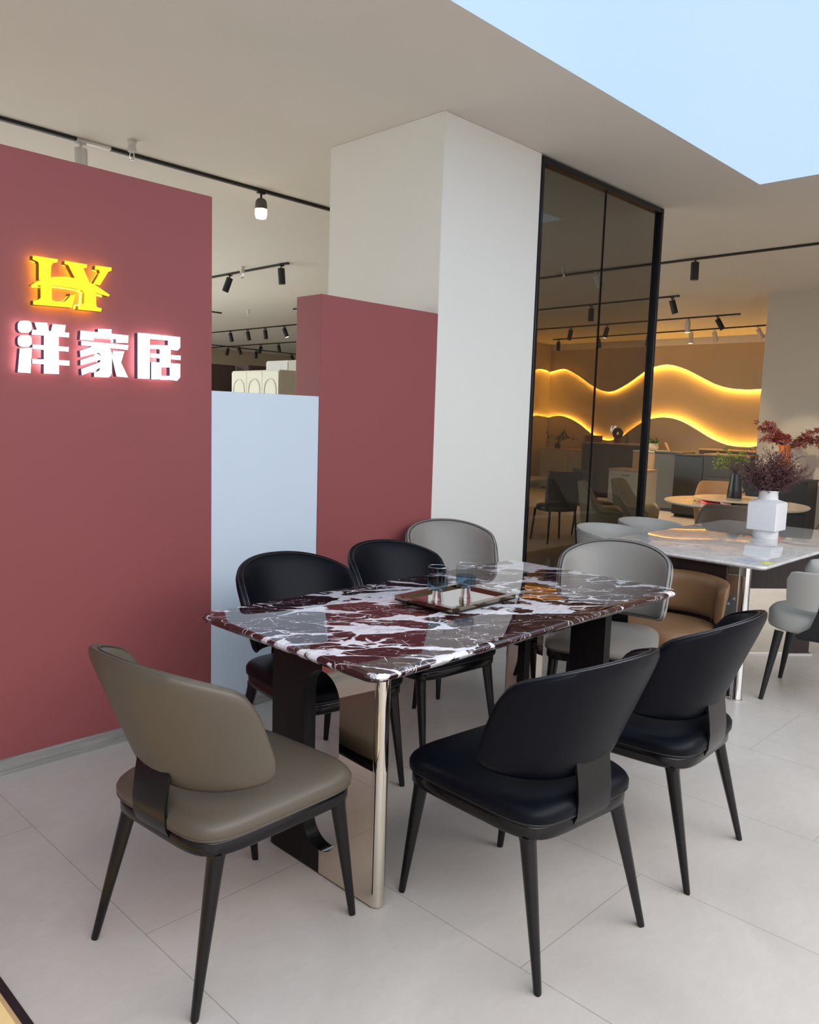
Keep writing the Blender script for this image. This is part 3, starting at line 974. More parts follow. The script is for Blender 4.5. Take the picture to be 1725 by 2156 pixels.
def bracket_chair(label, mat, seam, loc, rz, group=None, zb0=0.50, zt0=0.725, dz=0.0, wrap=92):
    """round seat, low curved back pad carried by black side plates"""
    t = thing('bracket_chair', label, 'chair', loc, rz, group)
    round_seat(MB(), 0.255, 0.25, 0.345 + dz, 0.455 + dz, 0.03).obj('seat', mat, t, smooth=60)
    prof = lambda u: zt0 - 0.02 * abs(u) ** 2 - 0.05 * max(0, abs(u) - 0.93) ** 2 * 200
    zb = lambda u: zb0 + 0.05 * max(0, abs(u) - 0.93) ** 2 * 200
    br = barrel_mb(0.285, 0.28, prof, wrap, zb, 0.055, 0.25, y0=0.0).obj('backrest', mat, t, smooth=60, bevel=0.014, seg=3)
    for u in (-0.62, 0.62):
        pts = []
        for k in range(9):
            z = zb(u) + (prof(u) - zb(u)) * k / 8
            kk = 1 + 0.25 * (z - 0.45)
            th = u * R(wrap)
            pts.append(((0.285 * kk - 0.056) * math.sin(th), -(0.28 * kk - 0.056) * math.cos(th), z))
        MB().tube(pts, 0.0018, 5).obj('seam', seam, br, smooth=60)
    for sx in (-1, 1):
        # side plate runs from under the seat up the outside of the back pad
        pl = [(yy_, zz_ + dz) for yy_, zz_ in [(-0.23, 0.34), (0.10, 0.34), (0.02, 0.40), (-0.01, 0.50), (-0.02, 0.60), (-0.16, 0.62), (-0.20, 0.52)]]
        p = MB().prism(pl, 'X', sx * 0.286, sx * 0.296).obj('side_plate', M['blackmetal'], t, bevel=0.003)
        for yy, zz in ((-0.045, 0.585), (-0.14, 0.595)):
            MB().tube([(sx * 0.294, yy, zz + dz), (sx * 0.302, yy, zz + dz)], 0.009, 14).obj('bolt', M['steel'], p, smooth=40)
    MB().box(-0.29, 0.29, -0.20, 0.08, 0.328 + dz, 0.345 + dz).obj('seat_frame', M['blackmetal'], t, bevel=0.004)
    cone_legs(t, M['blackmetal'], 0.335 + dz, 0.19, 0.245, 0.025, 0.012)
    return t


GB = 'low back chairs with black side plates'
bc = bracket_chair('pale grey low back chair with black side plates at the right photo edge', M['pale'], M['pale_seam'], (4.79, 1.38, 0), R(8), GB, 0.54, 0.765, 0.055, 124)
tn = bracket_chair('tan leather low back chair between the two marble tables', M['tan'], M['tan_seam'], (4.06, 1.95, 0), R(96), GB, 0.455, 0.69)

# ------------------------------------------------------------------ round table and its scoop chairs
t = thing('round_table', 'round stone topped table with a turning centre plate', 'table', (7.95, 3.20, 0))
MB().lathe([(0.60, 0.738), (0.655, 0.742), (0.672, 0.752), (0.676, 0.762), (0.670, 0.770)], n=64).obj('tabletop', M['stone'], t, smooth=40)
MB().lathe([(0.06, 0.770), (0.06, 0.790), (0.36, 0.790), (0.40, 0.797), (0.404, 0.806), (0.398, 0.812)], n=56).obj('turntable', M['stone'], t, smooth=40)
MB().lathe([(0.30, 0.0), (0.30, 0.03), (0.20, 0.06), (0.20, 0.60), (0.34, 0.738)], n=40).obj('pedestal', M['brownwood'], t, smooth=40)
GS = 'scoop chairs around the round table'
s1 = tub_chair('scoop_chair', 'olive scoop chair left of the round table, its inside facing us', M['olive'], M['brown_l'], (8.18, 4.33, 0), R(-165), GS, 0.90, 0.63, 'scoop')
dup(s1, (7.45, 4.30, 0), R(-150), 'olive scoop chair partly hidden by the right post of the smoked glass')
s2 = tub_chair('scoop_chair', 'orange tan scoop chair behind the round table', M['orange_l'], M['brown_l'], (9.05, 3.78, 0), R(125), GS, 0.88, 0.63, 'scoop')
s3 = tub_chair('scoop_chair', 'dark brown scoop chair with its back to us, before the round table', M['brown_l'], M['brown_l'], (7.02, 2.86, 0), R(-65), GS, 0.86, 0.60, 'scoop')
dup(s1, (7.35, 2.12, 0), R(-35), 'olive scoop chair right of the round table at the photo edge')

# seen through the smoked glass: dark slat back chairs and a table
def slab_chair(label, loc, rz, mat, group):
    t = thing('upholstered_chair', label, 'chair', loc, rz, group)
    rings = []
    for k in range(9):
        z = 0.40 + 0.50 * k / 8
        hw = 0.215 + 0.03 * math.sin(k / 8 * math.pi * 0.6)
        yb = -0.20 - 0.09 * (k / 8)
        rings.append([(x, yb + 0.05 * (x / hw) ** 2 + o, z + (0.012 * (x / hw) ** 2 if k == 8 else 0)) for x, o in [(-hw, 0), (-hw / 2, 0), (0, 0), (hw / 2, 0), (hw, 0), (hw, 0.05), (hw / 2, 0.05), (0, 0.05), (-hw / 2, 0.05), (-hw, 0.05)]])
    MB().rings(rings).obj('backrest', mat, t, smooth=50, bevel=0.01)
    round_seat(MB(), 0.23, 0.22, 0.40, 0.48, 0.0).obj('seat', mat, t, smooth=50)
    cone_legs(t, M['blackmetal'], 0.41, 0.18, 0.21, 0.016, 0.010)
    return t


GD = 'dark chairs behind the smoked glass'
dc = slab_chair('dark upholstered chair behind the smoked glass, its back to us', (8.55, 5.72, 0), R(-25), M['card_dark'], GD)
dup(dc, (9.35, 5.62, 0), R(-115), 'dark upholstered chair behind the smoked glass, seen side on by the middle joint')
dup(dc, (8.7, 7.45, 0), R(172), 'dark upholstered chair behind the smoked glass, on the far side of its table')
t = thing('dining_table', 'dark based dining table behind the smoked glass', 'table', (8.55, 6.55, 0))
table_top_mb(-0.75, 0.75, -0.42, 0.42, 0.75, 0.05, 0.04).obj('tabletop', M['stone'], t)
MB().prism(rrect(-0.40, 0.0, -0.15, 0.15, 0.10), 'Z', 0.0, 0.712).obj('pedestal', M['brownwood'], t, smooth=40)


# ------------------------------------------------------------------ cabinets
def cabinet(label, loc, w_, d_, h_, mat, kind='drawers', n=3, cols=1, rz=0.0, group=None, topmat=None, handle=True, cat='cabinet', name='cabinet'):
    """front faces local -Y; origin front centre on the floor"""
    t = thing(name, label, cat, loc, rz, group)
    MB().box(-w_ / 2, w_ / 2, 0.02, d_, 0.05, h_ - 0.03).obj('body', mat, t, bevel=0.003)
    MB().box(-w_ / 2 - 0.004, w_ / 2 + 0.004, -0.004, d_ + 0.004, h_ - 0.03, h_).obj('top', topmat or mat, t, bevel=0.003)
    MB().box(-w_ / 2 + 0.03, w_ / 2 - 0.03, 0.05, d_ - 0.03, 0.0, 0.05).obj('plinth', M['black'], t, smooth=0)
    for c in range(cols):
        x0 = -w_ / 2 + c * w_ / cols + 0.004
        x1 = -w_ / 2 + (c + 1) * w_ / cols - 0.004
        for k in range(n):
            z0 = 0.055 + k * (h_ - 0.09) / n + 0.003
            z1 = 0.055 + (k + 1) * (h_ - 0.09) / n - 0.003
            f = MB().box(x0, x1, 0.0, 0.019, z0, z1).obj('drawer' if kind == 'drawers' else 'door', mat, t, bevel=0.002)
            if handle:
                zc = z1 - 0.06 if kind == 'drawers' else (z0 + z1) / 2
                MB().tube([(x0 + (x1 - x0) * 0.4, -0.001, zc), (x0 + (x1 - x0) * 0.4, -0.02, zc), (x0 + (x1 - x0) * 0.6, -0.02, zc), (x0 + (x1 - x0) * 0.6, -0.001, zc)], 0.005, 6).obj('handle', M['blackmetal'], f)
    return t


FX = R(-90)   # front towards -X
GCB = 'cabinets in front of the wave wall'
cabinet('light grey cabinet door front, left of the charcoal cabinet', (13.35, 6.62, 0), 0.52, 0.5, 1.055, M['card_grey'], 'doors', 1, 1, FX, GCB, M['card_dark'], False)
cabinet('charcoal grey tall cabinet between the grey and the brown one', (12.7, 5.93, 0), 0.50, 0.5, 1.055, M['card_dark'], 'doors', 1, 1, FX, GCB, M['card_brown'], False)
cabinet('brown chest with three wide drawers behind the round table', (12.65, 5.28, 0), 0.76, 0.5, 1.085, M['card_brown'], 'drawers', 3, 1, FX, GCB, M['card_tan'], False)
cabinet('tan wood chest just right of the smoked glass post', (13.5, 7.14, 0), 0.50, 0.5, 1.045, M['card_tan'], 'drawers', 3, 1, FX, GCB, M['ivory'], True)
cabinet('long brown sideboard standing against the wave wall at the right', (15.3, 6.1, 0), 1.7, 0.5, 1.09, M['card_brown'], 'drawers', 2, 3, FX, GCB, M['card_tan'], False)
cabinet('pale wood sideboard against the wave wall, left part behind the smoked glass', (15.2, 9.9, 0), 1.5, 0.5, 0.93, M['ivory'], 'doors', 1, 2, FX, GCB, M['card_tan'], True)
cabinet('brown sideboard against the wave wall with the ring ornament on it', (14.6, 8.45, 0), 1.45, 0.5, 1.13, M['card_brown'], 'drawers', 3, 2, FX, GCB, M['card_tan'], True)
cabinet('ivory drawer chest seen through the right pane of smoked glass', (11.6, 6.45, 0), 0.62, 0.45, 0.80, M['ivory'], 'drawers', 3, 1, FX, GCB, M['card_tan'], True)
cabinet('black two drawer sideboard under the orange vase', (10.62, 3.80, 0), 0.80, 0.42, 0.88, M['black'], 'drawers', 2, 1, FX, None, None, False)

# wardrobes far behind, seen over the pale blue board
def wardrobe(label, loc, w_, d_, h_, mat, nd, rz, arch=False, group='wardrobes behind the pale blue board'):
    t = thing('wardrobe', label, 'wardrobe', loc, rz, group)
    MB().box(-w_ / 2, w_ / 2, 0.022, d_, 0, h_).obj('body', mat, t, bevel=0.003)
    for k in range(nd):
        x0, x1 = -w_ / 2 + k * w_ / nd + 0.004, -w_ / 2 + (k + 1) * w_ / nd - 0.004
        dr = MB().box(x0, x1, 0, 0.02, 0.06, h_ - 0.02).obj('door', mat, t, bevel=0.002)
        if arch:
            a, b = x0 + 0.06, x1 - 0.06
            zt = h_ - 0.30
            pts = [(a, 0.2), (a, zt)]
            for i in range(1, 16):
                u = i / 16
                pts.append((a + (b - a) * u, zt + 0.03 + 0.13 * math.sin(math.pi * u) ** 0.6))
            pts += [(b, zt), (b, 0.2)]
            MB().tube([(x, -0.004, z) for x, z in pts], 0.012, 6, True).obj('arched_moulding', mat, dr, smooth=50)
    return t


wardrobe('ivory wardrobe with arched door panels above the pale blue board', (7.70, 11.10, 0), 1.32, 0.62, 2.2, M['ivory'], 3, FX, True)
wardrobe('dark brown wardrobe left of the ivory wardrobe', (8.30, 13.30, 0), 1.0, 0.5, 2.4, M['wardrobe_brown'], 2, 0)
wardrobe('dark brown wardrobe set back behind the ivory wardrobe', (9.30, 12.88, 0), 0.98, 0.41, 2.4, M['wardrobe_brown'], 2, 0)
wardrobe('white panelled wardrobe behind the ivory wardrobe, the left one', (8.345, 11.37, 0), 0.62, 0.5, 2.41, M['whitemetal'], 1, FX)
wardrobe('white panelled wardrobe behind the ivory wardrobe, cut off by the red block', (8.345, 10.66, 0), 0.78, 0.5, 2.41, M['ivory'], 1, FX)

# ------------------------------------------------------------------ track lighting and sprinklers
RV = Vector((0.696, -0.718, 0))
GT = 'black light tracks on the ceiling'


def track(label, p0, p1, conn=None):
    p0, p1 = Vector((*p0, 0)), Vector((*p1, 0))
    d = p1 - p0
    L = d.length
    t = thing('light_track', label, 'light track', (p0.x, p0.y, CH), math.atan2(d.y, d.x), GT)
    MB().box(0, L, -0.018, 0.018, -0.022, 0).obj('rail', M['blackmetal'], t, bevel=0.002)
    MB().box(L - 0.02, L + 0.01, -0.020, 0.020, -0.024, 0).obj('end_cap', M['black'], t, bevel=0.002)
    if conn:
        MB().box(conn - 0.12, conn + 0.12, -0.0185, 0.0185, -0.0235, -0.002).obj('connector', M['steel'], t, bevel=0.001)
    return t


def spot(label, p, tilt, white=False, lit=None, group='spotlights on the ceiling tracks', glob=False, lamp=0, target=None):
    t = thing('track_spotlight', label, 'spotlight', (p[0], p[1], CH - 0.022), 0, group)
    m = M['whitemetal'] if white else M['blackmetal']
    MB().box(-0.035, 0.035, -0.016, 0.016, -0.012, -0.001).obj('adaptor', m, t, bevel=0.002)
    MB().tube([(0, 0, -0.012), (0, 0, -0.055)], 0.009, 10).obj('stem', m, t)
    dv = (Vector((0, 0, -1)) * math.cos(R(tilt)) + RV * math.sin(R(tilt))).normalized()
    base = Vector((0, 0, -0.048))
    def head(prof):
        q = Vector((0, 0, 1)).rotation_difference(dv)
        mb = MB().lathe(prof, n=28)
        mb.v = [tuple(base + q @ Vector(v)) for v in mb.v]
        return mb
    if glob:
        h = head([(0.0, -0.002), (0.030, 0.004), (0.044, 0.022), (0.048, 0.05), (0.048, 0.085)]).obj('head', M['card_grey'], t, smooth=50)
        head([(0.0475, 0.085), (0.048, 0.13), (0.040, 0.155), (0.0, 0.165)]).obj('glowing_lens', M['lens_on'], h, smooth=50)
    else:
        h = head([(0.030, -0.012), (0.041, -0.008), (0.042, 0.0), (0.042, 0.175), (0.038, 0.178), (0.036, 0.165)]).obj('head', m, t, smooth=50)
        head([(0.0, 0.172), (0.0365, 0.172), (0.0365, 0.176), (0.0, 0.179)]).obj('lens', lit if lit else M['lens_off'], h, smooth=50)
    if lamp:
        pos = Vector((p[0], p[1], CH - 0.022)) + base + dv * 0.20
        l = spot_lamp('spot_lamp', pos, target, lamp, (1.0, 0.74, 0.46), 85, 0.8, 0.05)
        l.parent = t
        l.matrix_parent_inverse = Matrix.Translation(-Vector((p[0], p[1], CH - 0.022)))
    return t


track('long black light track passing behind the top of the red sign wall', (-0.5, 5.55), (5.4, 5.64), 3.05)
spot('white spotlight head peeking over the red sign wall', (2.464, 5.60), 0, True)
spot('glowing warm globe spotlight above the gap left of the column', (3.954, 5.625), 0, False, None, glob=True, lamp=80, target=(3.95, 5.6, 0))
track('black light track over the gap, its end nearest the column', (6.0, 12.5), (5.99, 7.97))
spot('black spotlight over the gap, tilted left, nearer the red sign wall', (6.0, 9.22), -20)
spot('black spotlight over the gap hanging straight, nearer the column', (5.98, 8.08), 4)
track('thin black track with four spotlights above the wardrobes', (10.11, 17.5), (10.08, 11.8))
for y, tl, lit, lb in ((15.49, 14, None, 'first'), (14.82, 12, None, 'second'), (14.18, 7, None, 'third'), (13.52, 20, 1, 'fourth, lit')):
    spot('small black spotlight on the thin track above the wardrobes, %s from the left' % lb, (10.1, y), tl, False, M['lens_white'] if lit else None, 'spotlights above the wardrobes', lamp=200 if lit else 0, target=(9.5, 13.0, 0))
track('thinnest black track just above the wardrobe tops', (12.4, 20.2), (12.5, 14.5))
for y, tl, lb in ((19.25, -14, 'leftmost, tilted left'), (18.73, 20, 'second from left, tilted right'), (17.71, -16, 'third from left, tilted left'), (16.95, 10, 'rightmost, tilted right')):
    spot('tiny black spotlight on the lowest track over the wardrobes, %s' % lb, (12.49, y), tl, group='spotlights above the wardrobes')
track('black track running away to the right behind the wardrobe spotlights', (11.0, 19.05), (16.4, 19.58))
spot('tiny black spotlight hanging straight in the middle above the white wardrobe', (13.44, 19.29), 0, group='spotlights above the wardrobes')
spot('tiny black spotlight tilted right, next to the red block edge', (14.79, 19.42), 20, group='spotlights above the wardrobes')
track('short black track end beside the red block', (8.61, 11.27), (8.66, 10.2))
track('short black track end beside the red sign wall', (6.9, 12.91), (8.21, 12.9))

track('black track crossing behind the top of the smoked glass to the right edge', (8.5, 6.3), (8.37, 1.0))
spot('large black spotlight right of the smoked glass on the nearest track', (8.37, 3.995), 1, lamp=220, target=(8.0, 3.3, 0.7))
spot('grey spotlight tilted right behind the smoked glass, nearest track', (8.46, 5.25), 28, True)
track('black track ending right of the smoked glass, second row', (10.87, 8.2), (10.665, 5.30))
spot('black spotlight tilted right at the end of the second row track', (10.69, 5.40), 18, lamp=220, target=(11.1, 5.0, 0.5))
spot('black spotlight hanging straight behind the left glass pane, second row', (10.82, 6.77), 0)
track('black track of the third row with a white and a black spotlight', (13.12, 9.8), (12.83, 5.33))
spot('white lit spotlight of the third row before the wave wall', (12.9, 6.21), 0, True, M['lens_white'], lamp=220, target=(12.9, 6.4, 0))
spot('black spotlight tilted strongly right in the third row', (12.88, 5.70), 32)
spot('black spotlight behind the left glass pane, third row', (13.11, 8.62), -9)
spot('black spotlight behind the right glass pane close to the joint, third row', (13.08, 7.83), -12, False, M['lens_white'], lamp=200, target=(13.3, 8.0, 0))
track('black track of the fourth row nearest the wave wall', (14.84, 10.2), (14.35, 4.6))
spot('white lit spotlight of the fourth row, hanging straight', (14.56, 6.93), 0, True, M['lens_white'], lamp=220, target=(14.4, 7.1, 0))
spot('white unlit spotlight of the fourth row, tilted right', (14.52, 6.47), 14, True)
spot('white lit spotlight of the fourth row, far right and strongly tilted', (14.46, 5.66), 32, True, M['lens_white'], lamp=220, target=(15.2, 4.8, 1.0))
spot('black spotlight leftmost behind the glass in the fourth row', (14.83, 10.05), 0)
spot('black spotlight behind the glass in the fourth row beside the joint', (14.72, 9.00), 10)
spot('black spotlight behind the glass in the fourth row next to the post', (14.67, 7.85), -6)


def sprinkler(label, p):
    t = thing('ceiling_sprinkler', label, 'sprinkler', (p[0], p[1], CH), 0, 'ceiling sprinklers')
    MB().lathe([(0.03, 0.0), (0.032, -0.015), (0.024, -0.03), (0.030, -0.05), (0.028, -0.075), (0.014, -0.08)], n=20).obj('socket', M['whitemetal'], t)
    MB().tube([(-0.012, 0, -0.078), (-0.016, 0, -0.11), (0, 0, -0.13), (0.016, 0, -0.11), (0.012, 0, -0.078)], 0.004, 6).obj('yoke', M['steel'], t)
    MB().lathe([(0.0, -0.130), (0.022, -0.132), (0.022, -0.136), (0.0, -0.137)], n=16).obj('deflector', M['steel'], t)
    return t


sprinkler('sprinkler head over the red sign wall beside the long track', (2.70, 5.34))
sprinkler('sprinkler head in front of the track over the gap', (5.83, 8.68))
sprinkler('sprinkler head alone in the middle of the ceiling over the gap', (8.25, 12.10))
sprinkler('sprinkler head behind the four spotlights over the wardrobes', (10.45, 15.50))
sprinkler('sprinkler head behind the left pane of smoked glass', (8.09, 5.46))

# real spotlight on the vase wall (throws the leaf shadow)
vl = spot_lamp('spot_lamp', (8.60, 5.10, 3.02), (11.0, 3.5, 1.05), 260, (1.0, 0.86, 0.66), 24, 0.6, 0.02)

# ------------------------------------------------------------------ tray and glasses on the marble
TZ = 0.762
t = thing('serving_tray', 'rectangular bronze mirror tray with clear rim on the burgundy table', 'tray', (2.455, 2.10, TZ), R(1))
for sx in (-1, 1):
    for sy in (-1, 1):
        MB().lathe([(0.008, 0), (0.008, 0.006)], (sx * 0.17, sy * 0.12, 0), 12).obj('foot', M['steel'], t)
MB().box(-0.203, 0.203, -0.153, 0.153, 0.006, 0.012).obj('base', M['gunmetal'], t, bevel=0.001)
M['bronze_mirror'] = plain('bronze_mirror', (0.30, 0.25, 0.20), 0.04, 1.0, var=0.02)
M['grey_mirror'] = plain('grey_mirror', (0.70, 0.70, 0.69), 0.03, 1.0, var=0.01)
rim = MB()
rim.box(-0.203, 0.203, -0.153, -0.128, 0.012, 0.026).box(-0.203, 0.203, 0.128, 0.153, 0.012, 0.026)
rim.box(-0.203, -0.178, -0.128, 0.128, 0.012, 0.026).box(0.178, 0.203, -0.128, 0.128, 0.012, 0.026)
rim.obj('rim', M['bronze_mirror'], t, smooth=0)
MB().box(-0.1775, 0.1775, -0.1275, 0.1275, 0.012, 0.0155).obj('mirror_plate', M['grey_mirror'], t, smooth=0)


def tumbler(label, p):
    t = thing('stemmed_tumbler', label, 'glass', (p[0], p[1], TZ + 0.0157), 0, 'blue grey tumblers on the tray')
    # clear conical foot
    MB().lathe([(0.0, 0.001), (0.026, 0.0), (0.0265, 0.006), (0.019, 0.042), (0.019, 0.052), (0.0, 0.053)], n=36, cap0=False, cap1=False).obj('foot', M['clearglass'], t, smooth=50)
    # cup: thin walled with a thick floor
    MB().lathe([(0.0, 0.054), (0.036, 0.054), (0.0405, 0.060), (0.041, 0.07), (0.041, 0.100)], n=48, cap0=False, cap1=False).obj('cup', M['blueglass'], t, smooth=50)
    MB().lathe([(0.041, 0.1002), (0.041, 0.146)], n=48, cap0=False, cap1=False).obj('cup_upper', M['rimglass'], t, smooth=50)
    MB().lathe([(0.0, 0.066), (0.035, 0.067), (0.038, 0.072), (0.0385, 0.100)], n=48, cap0=False, cap1=False).obj('cup_floor', M['blueglass'], t, smooth=50)
    MB().tube([(0.0405 * math.cos(a), 0.0405 * math.sin(a), 0.146) for a in (2 * math.pi * k / 40 for k in range(40))], 0.0011, 6, True).obj('lip', M['clearglass'], t)
    return t


tumbler('blue grey footed tumbler on the tray, the left of two', (2.318, 2.080))
tumbler('blue grey footed tumbler on the tray, the right of two', (2.450, 2.045))

# ------------------------------------------------------------------ white vase with dried plum coloured plant
t = thing('square_vase', 'speckled white square bodied vase on the white marble table', 'vase', (5.47, 1.985, 0.78))
rings = []
def sq(h, r, z, k=9):
    o = rrect(-h, h, -h, h, r, k)
    return [(x, y, z) for x, y in o]
hs = [(0.078, 0.0779, 0.0), (0.080, 0.0799, 0.004), (0.080, 0.0799, 0.050), (0.080, 0.0799, 0.056), (0.093, 0.012, 0.058), (0.096, 0.010, 0.062), (0.096, 0.008, 0.235), (0.092, 0.012, 0.243), (0.062, 0.0619, 0.262), (0.058, 0.0579, 0.30), (0.061, 0.0609, 0.318), (0.058, 0.0579, 0.320), (0.052, 0.0519, 0.310), (0.050, 0.0499, 0.24)]
MB().rings([sq(*h) for h in hs]).obj('body', M['ceramic_white'], t, smooth=30)

t = thing('dried_plant', 'bushy dried plum coloured branches standing in the white square vase', 'plant', (5.47, 1.985, 1.04))
twigs, fol = MB(), MB()
pr_ = random.Random(3)
def leaf(mb, p, d, n, L, Wd):
    d = d.normalized()
    sd = d.cross(n).normalized() * Wd
    p = Vector(p)
    mb.add([p, p + d * L * 0.5 + sd, p + d * L, p + d * L * 0.5 - sd], [(0, 1, 2, 3)])
def rv(r):
    return Vector((r.uniform(-1, 1), r.uniform(-1, 1), r.uniform(-1, 1))).normalized()
for i in range(88):
    a = pr_.uniform(0, 2 * math.pi)
    el = R(pr_.uniform(22, 86))
    L = pr_.uniform(0.15, 0.30)
    ou = Vector((math.cos(a) * math.cos(el), math.sin(a) * math.cos(el), math.sin(el)))
    pts = []
    p = Vector((math.cos(a) * 0.02, math.sin(a) * 0.02, 0.0))
    d = (ou + Vector((0, 0, 1.3))).normalized()
    for k in range(9):
        pts.append(p.copy())
        p = p + d * L / 8
        d = (d * 0.86 + ou * 0.14 + rv(pr_) * 0.07 + Vector((0, 0, -0.03))).normalized()
        if k > 1:
            for m_ in range(2):
                sd = (d + rv(pr_) * 0.9).normalized()
                q = p.copy()
                sl = pr_.uniform(0.03, 0.075)
                twigs.tube([q, q + sd * sl], [0.0008, 0.0004], 3)
                for f_ in range(7):
                    leaf(fol, q + sd * sl * (f_ + 1) / 7, sd + rv(pr_) * 0.8, rv(pr_), 0.015, 0.0030)
    twigs.tube(pts, [0.0022 - 0.0002 * k for k in range(9)], 4)
twigs.obj('branches', M['twig'], t)
fol.obj('foliage', M['dryplum'], t, smooth=0)

# price tags stuck on the table edge
tg = MB().box(-0.035, 0.035, -0.02, 0.02, 0, 0.0008)
tg1 = tg.obj('price_tag', plain('yellow_tag', (0.85, 0.80, 0.0), 0.4), None, smooth=0, loc=(4.44, 1.590, 0.7805), rot=(0, 0, R(-22)))
tag(tg1, 'yellow tag stuck at the near corner of the white marble table', 'tag')
tg2 = MB().box(-0.055, 0.055, -0.022, 0.022, 0, 0.0008).obj('paper_label', plain('white_label', (0.66, 0.70, 0.80), 0.4), None, smooth=0, loc=(4.435, 1.705, 0.7805), rot=(0, 0, R(75)))
tag(tg2, 'pale label with blue printing beside the yellow tag on the white table', 'label')
ln = MB()
for k in range(6):
    ln.box(-0.045 + 0.016 * k, -0.037 + 0.016 * k, -0.016 + 0.004 * (k % 2), 0.008 + 0.004 * (k % 3), 0.0008, 0.0012)
ln.box(-0.053, -0.047, -0.02, 0.02, 0.0008, 0.0012)
ln.obj('blue_printing', plain('blue_ink', (0.04, 0.08, 0.40), 0.4), tg2, smooth=0)

# ------------------------------------------------------------------ black vase with green leaves on the round table
t = thing('slender_vase', 'slender black vase with a handle on the turning plate', 'vase', (8.0, 3.235, 0.812))
MB().lathe([(0.070, 0.0), (0.073, 0.006), (0.066, 0.08), (0.055, 0.17), (0.048, 0.238), (0.044, 0.240), (0.042, 0.20)], n=32).obj('body', M['blackceramic'], t, smooth=50)
MB().tube([(0.050, -0.045, 0.19), (0.085, -0.075, 0.17), (0.095, -0.085, 0.10), (0.060, -0.052, 0.05)], 0.010, 8).obj('handle', M['blackceramic'], t, smooth=50)
t = thing('leafy_branches', 'green and yellow leaf sprays standing in the slender black vase', 'plant', (8.0, 3.235, 1.05))
tw, lf = MB(), MB()
pr_ = random.Random(5)
for dx, h in ((-0.22, 0.13), (-0.17, 0.18), (-0.12, 0.10), (-0.08, 0.17), (0.02, 0.18), (0.05, 0.22), (0.08, 0.14), (-0.20, 0.07), (-0.14, 0.24)):
    e = RV * dx + Vector((0, 0, h)) + Vector((0.717, 0.696, 0)) * pr_.uniform(-0.06, 0.06)
    pts = [Vector((0, 0, 0)), e * 0.5 + Vector((0, 0, 0.05)), e]
    tw.tube(pts, [0.003, 0.002, 0.001], 4)
    for k in range(16):
        u = 0.35 + 0.65 * k / 15
        p = pts[0].lerp(pts[1], u * 2) if u < 0.5 else pts[1].lerp(pts[2], u * 2 - 1)
        leaf(lf, p, (e.normalized() * 0.7 + rv(pr_)), rv(pr_), 0.055, 0.009)
tw.obj('branches', M['twig'], t)
lf.obj('foliage', M['greenleaf'], t, smooth=0)
# leaflets on the round table
def flat_paper(name, label, p, w_, h_, rz, mat, z=0.771, fold=0.0, group=None):
    mb = MB()
    mb.add([(-w_, -h_, 0), (0, -h_, fold), (w_, -h_, 0), (w_, h_, 0), (0, h_, fold), (-w_, h_, 0), (-w_, -h_, 0.002), (0, -h_, fold + 0.002), (w_, -h_, 0.002), (w_, h_, 0.002), (0, h_, fold + 0.002), (-w_, h_, 0.002)],
           [(0, 1, 4, 5), (1, 2, 3, 4), (6, 11, 10, 7), (7, 10, 9, 8), (0, 6, 7, 1), (1, 7, 8, 2), (2, 8, 9, 3), (3, 9, 10, 4), (4, 10, 11, 5), (5, 11, 6, 0)])
    return tag(mb.obj(name, mat, None, smooth=0, loc=(p[0], p[1], z), rot=(0, 0, rz)), label, 'leaflet', group)


M['red_paper'] = plain('red_paper', (0.62, 0.02, 0.04), 0.4)
M['pink_paper'] = plain('pink_paper', (0.75, 0.42, 0.42), 0.4)
M['yellow_paper'] = plain('yellow_paper', (0.7, 0.55, 0.2), 0.4)
flat_paper('leaflet', 'folded red leaflet on the round table', (7.64, 3.32), 0.09, 0.09, 0.4, M['red_paper'], fold=0.03, group='leaflets on the round table')
flat_paper('leaflet', 'pink leaflet right of the folded red one on the round table', (7.60, 3.17), 0.06, 0.05, 0.9, M['pink_paper'], fold=0.04, group='leaflets on the round table')
flat_paper('leaflet', 'yellow leaflet at the left rim of the round table', (7.68, 3.56), 0.05, 0.06, 0.2, M['yellow_paper'], group='leaflets on the round table')

# ------------------------------------------------------------------ orange vase with maple on the black sideboard
t = thing('orange_vase', 'orange ceramic vase widening to its foot, on the black sideboard', 'vase', (10.83, 3.77, 0.881))
MB().lathe([(0.100, 0.0), (0.108, 0.006), (0.112, 0.03), (0.100, 0.12), (0.080, 0.22), (0.066, 0.31), (0.070, 0.37), (0.085, 0.42), (0.080, 0.425), (0.062, 0.37), (0.058, 0.31)], n=36).obj('body', M['terracotta'], t, smooth=50)
t = thing('maple_branches', 'red maple leaf branches spreading from the orange vase', 'plant', (10.83, 3.77, 1.25))
tw, lf = MB(), MB()
pr_ = random.Random(11)


def maple(mb, p, d, n, sz):
    d = d.normalized()
    s_ = d.cross(n).normalized()
    p = Vector(p)
    for a, k in ((-80, 0.55), (-40, 0.85), (0, 1.0), (40, 0.85), (80, 0.55)):
        q = d * math.cos(R(a)) + s_ * math.sin(R(a))
        leaf(mb, p, q, n, sz * k, sz * 0.12 * k)


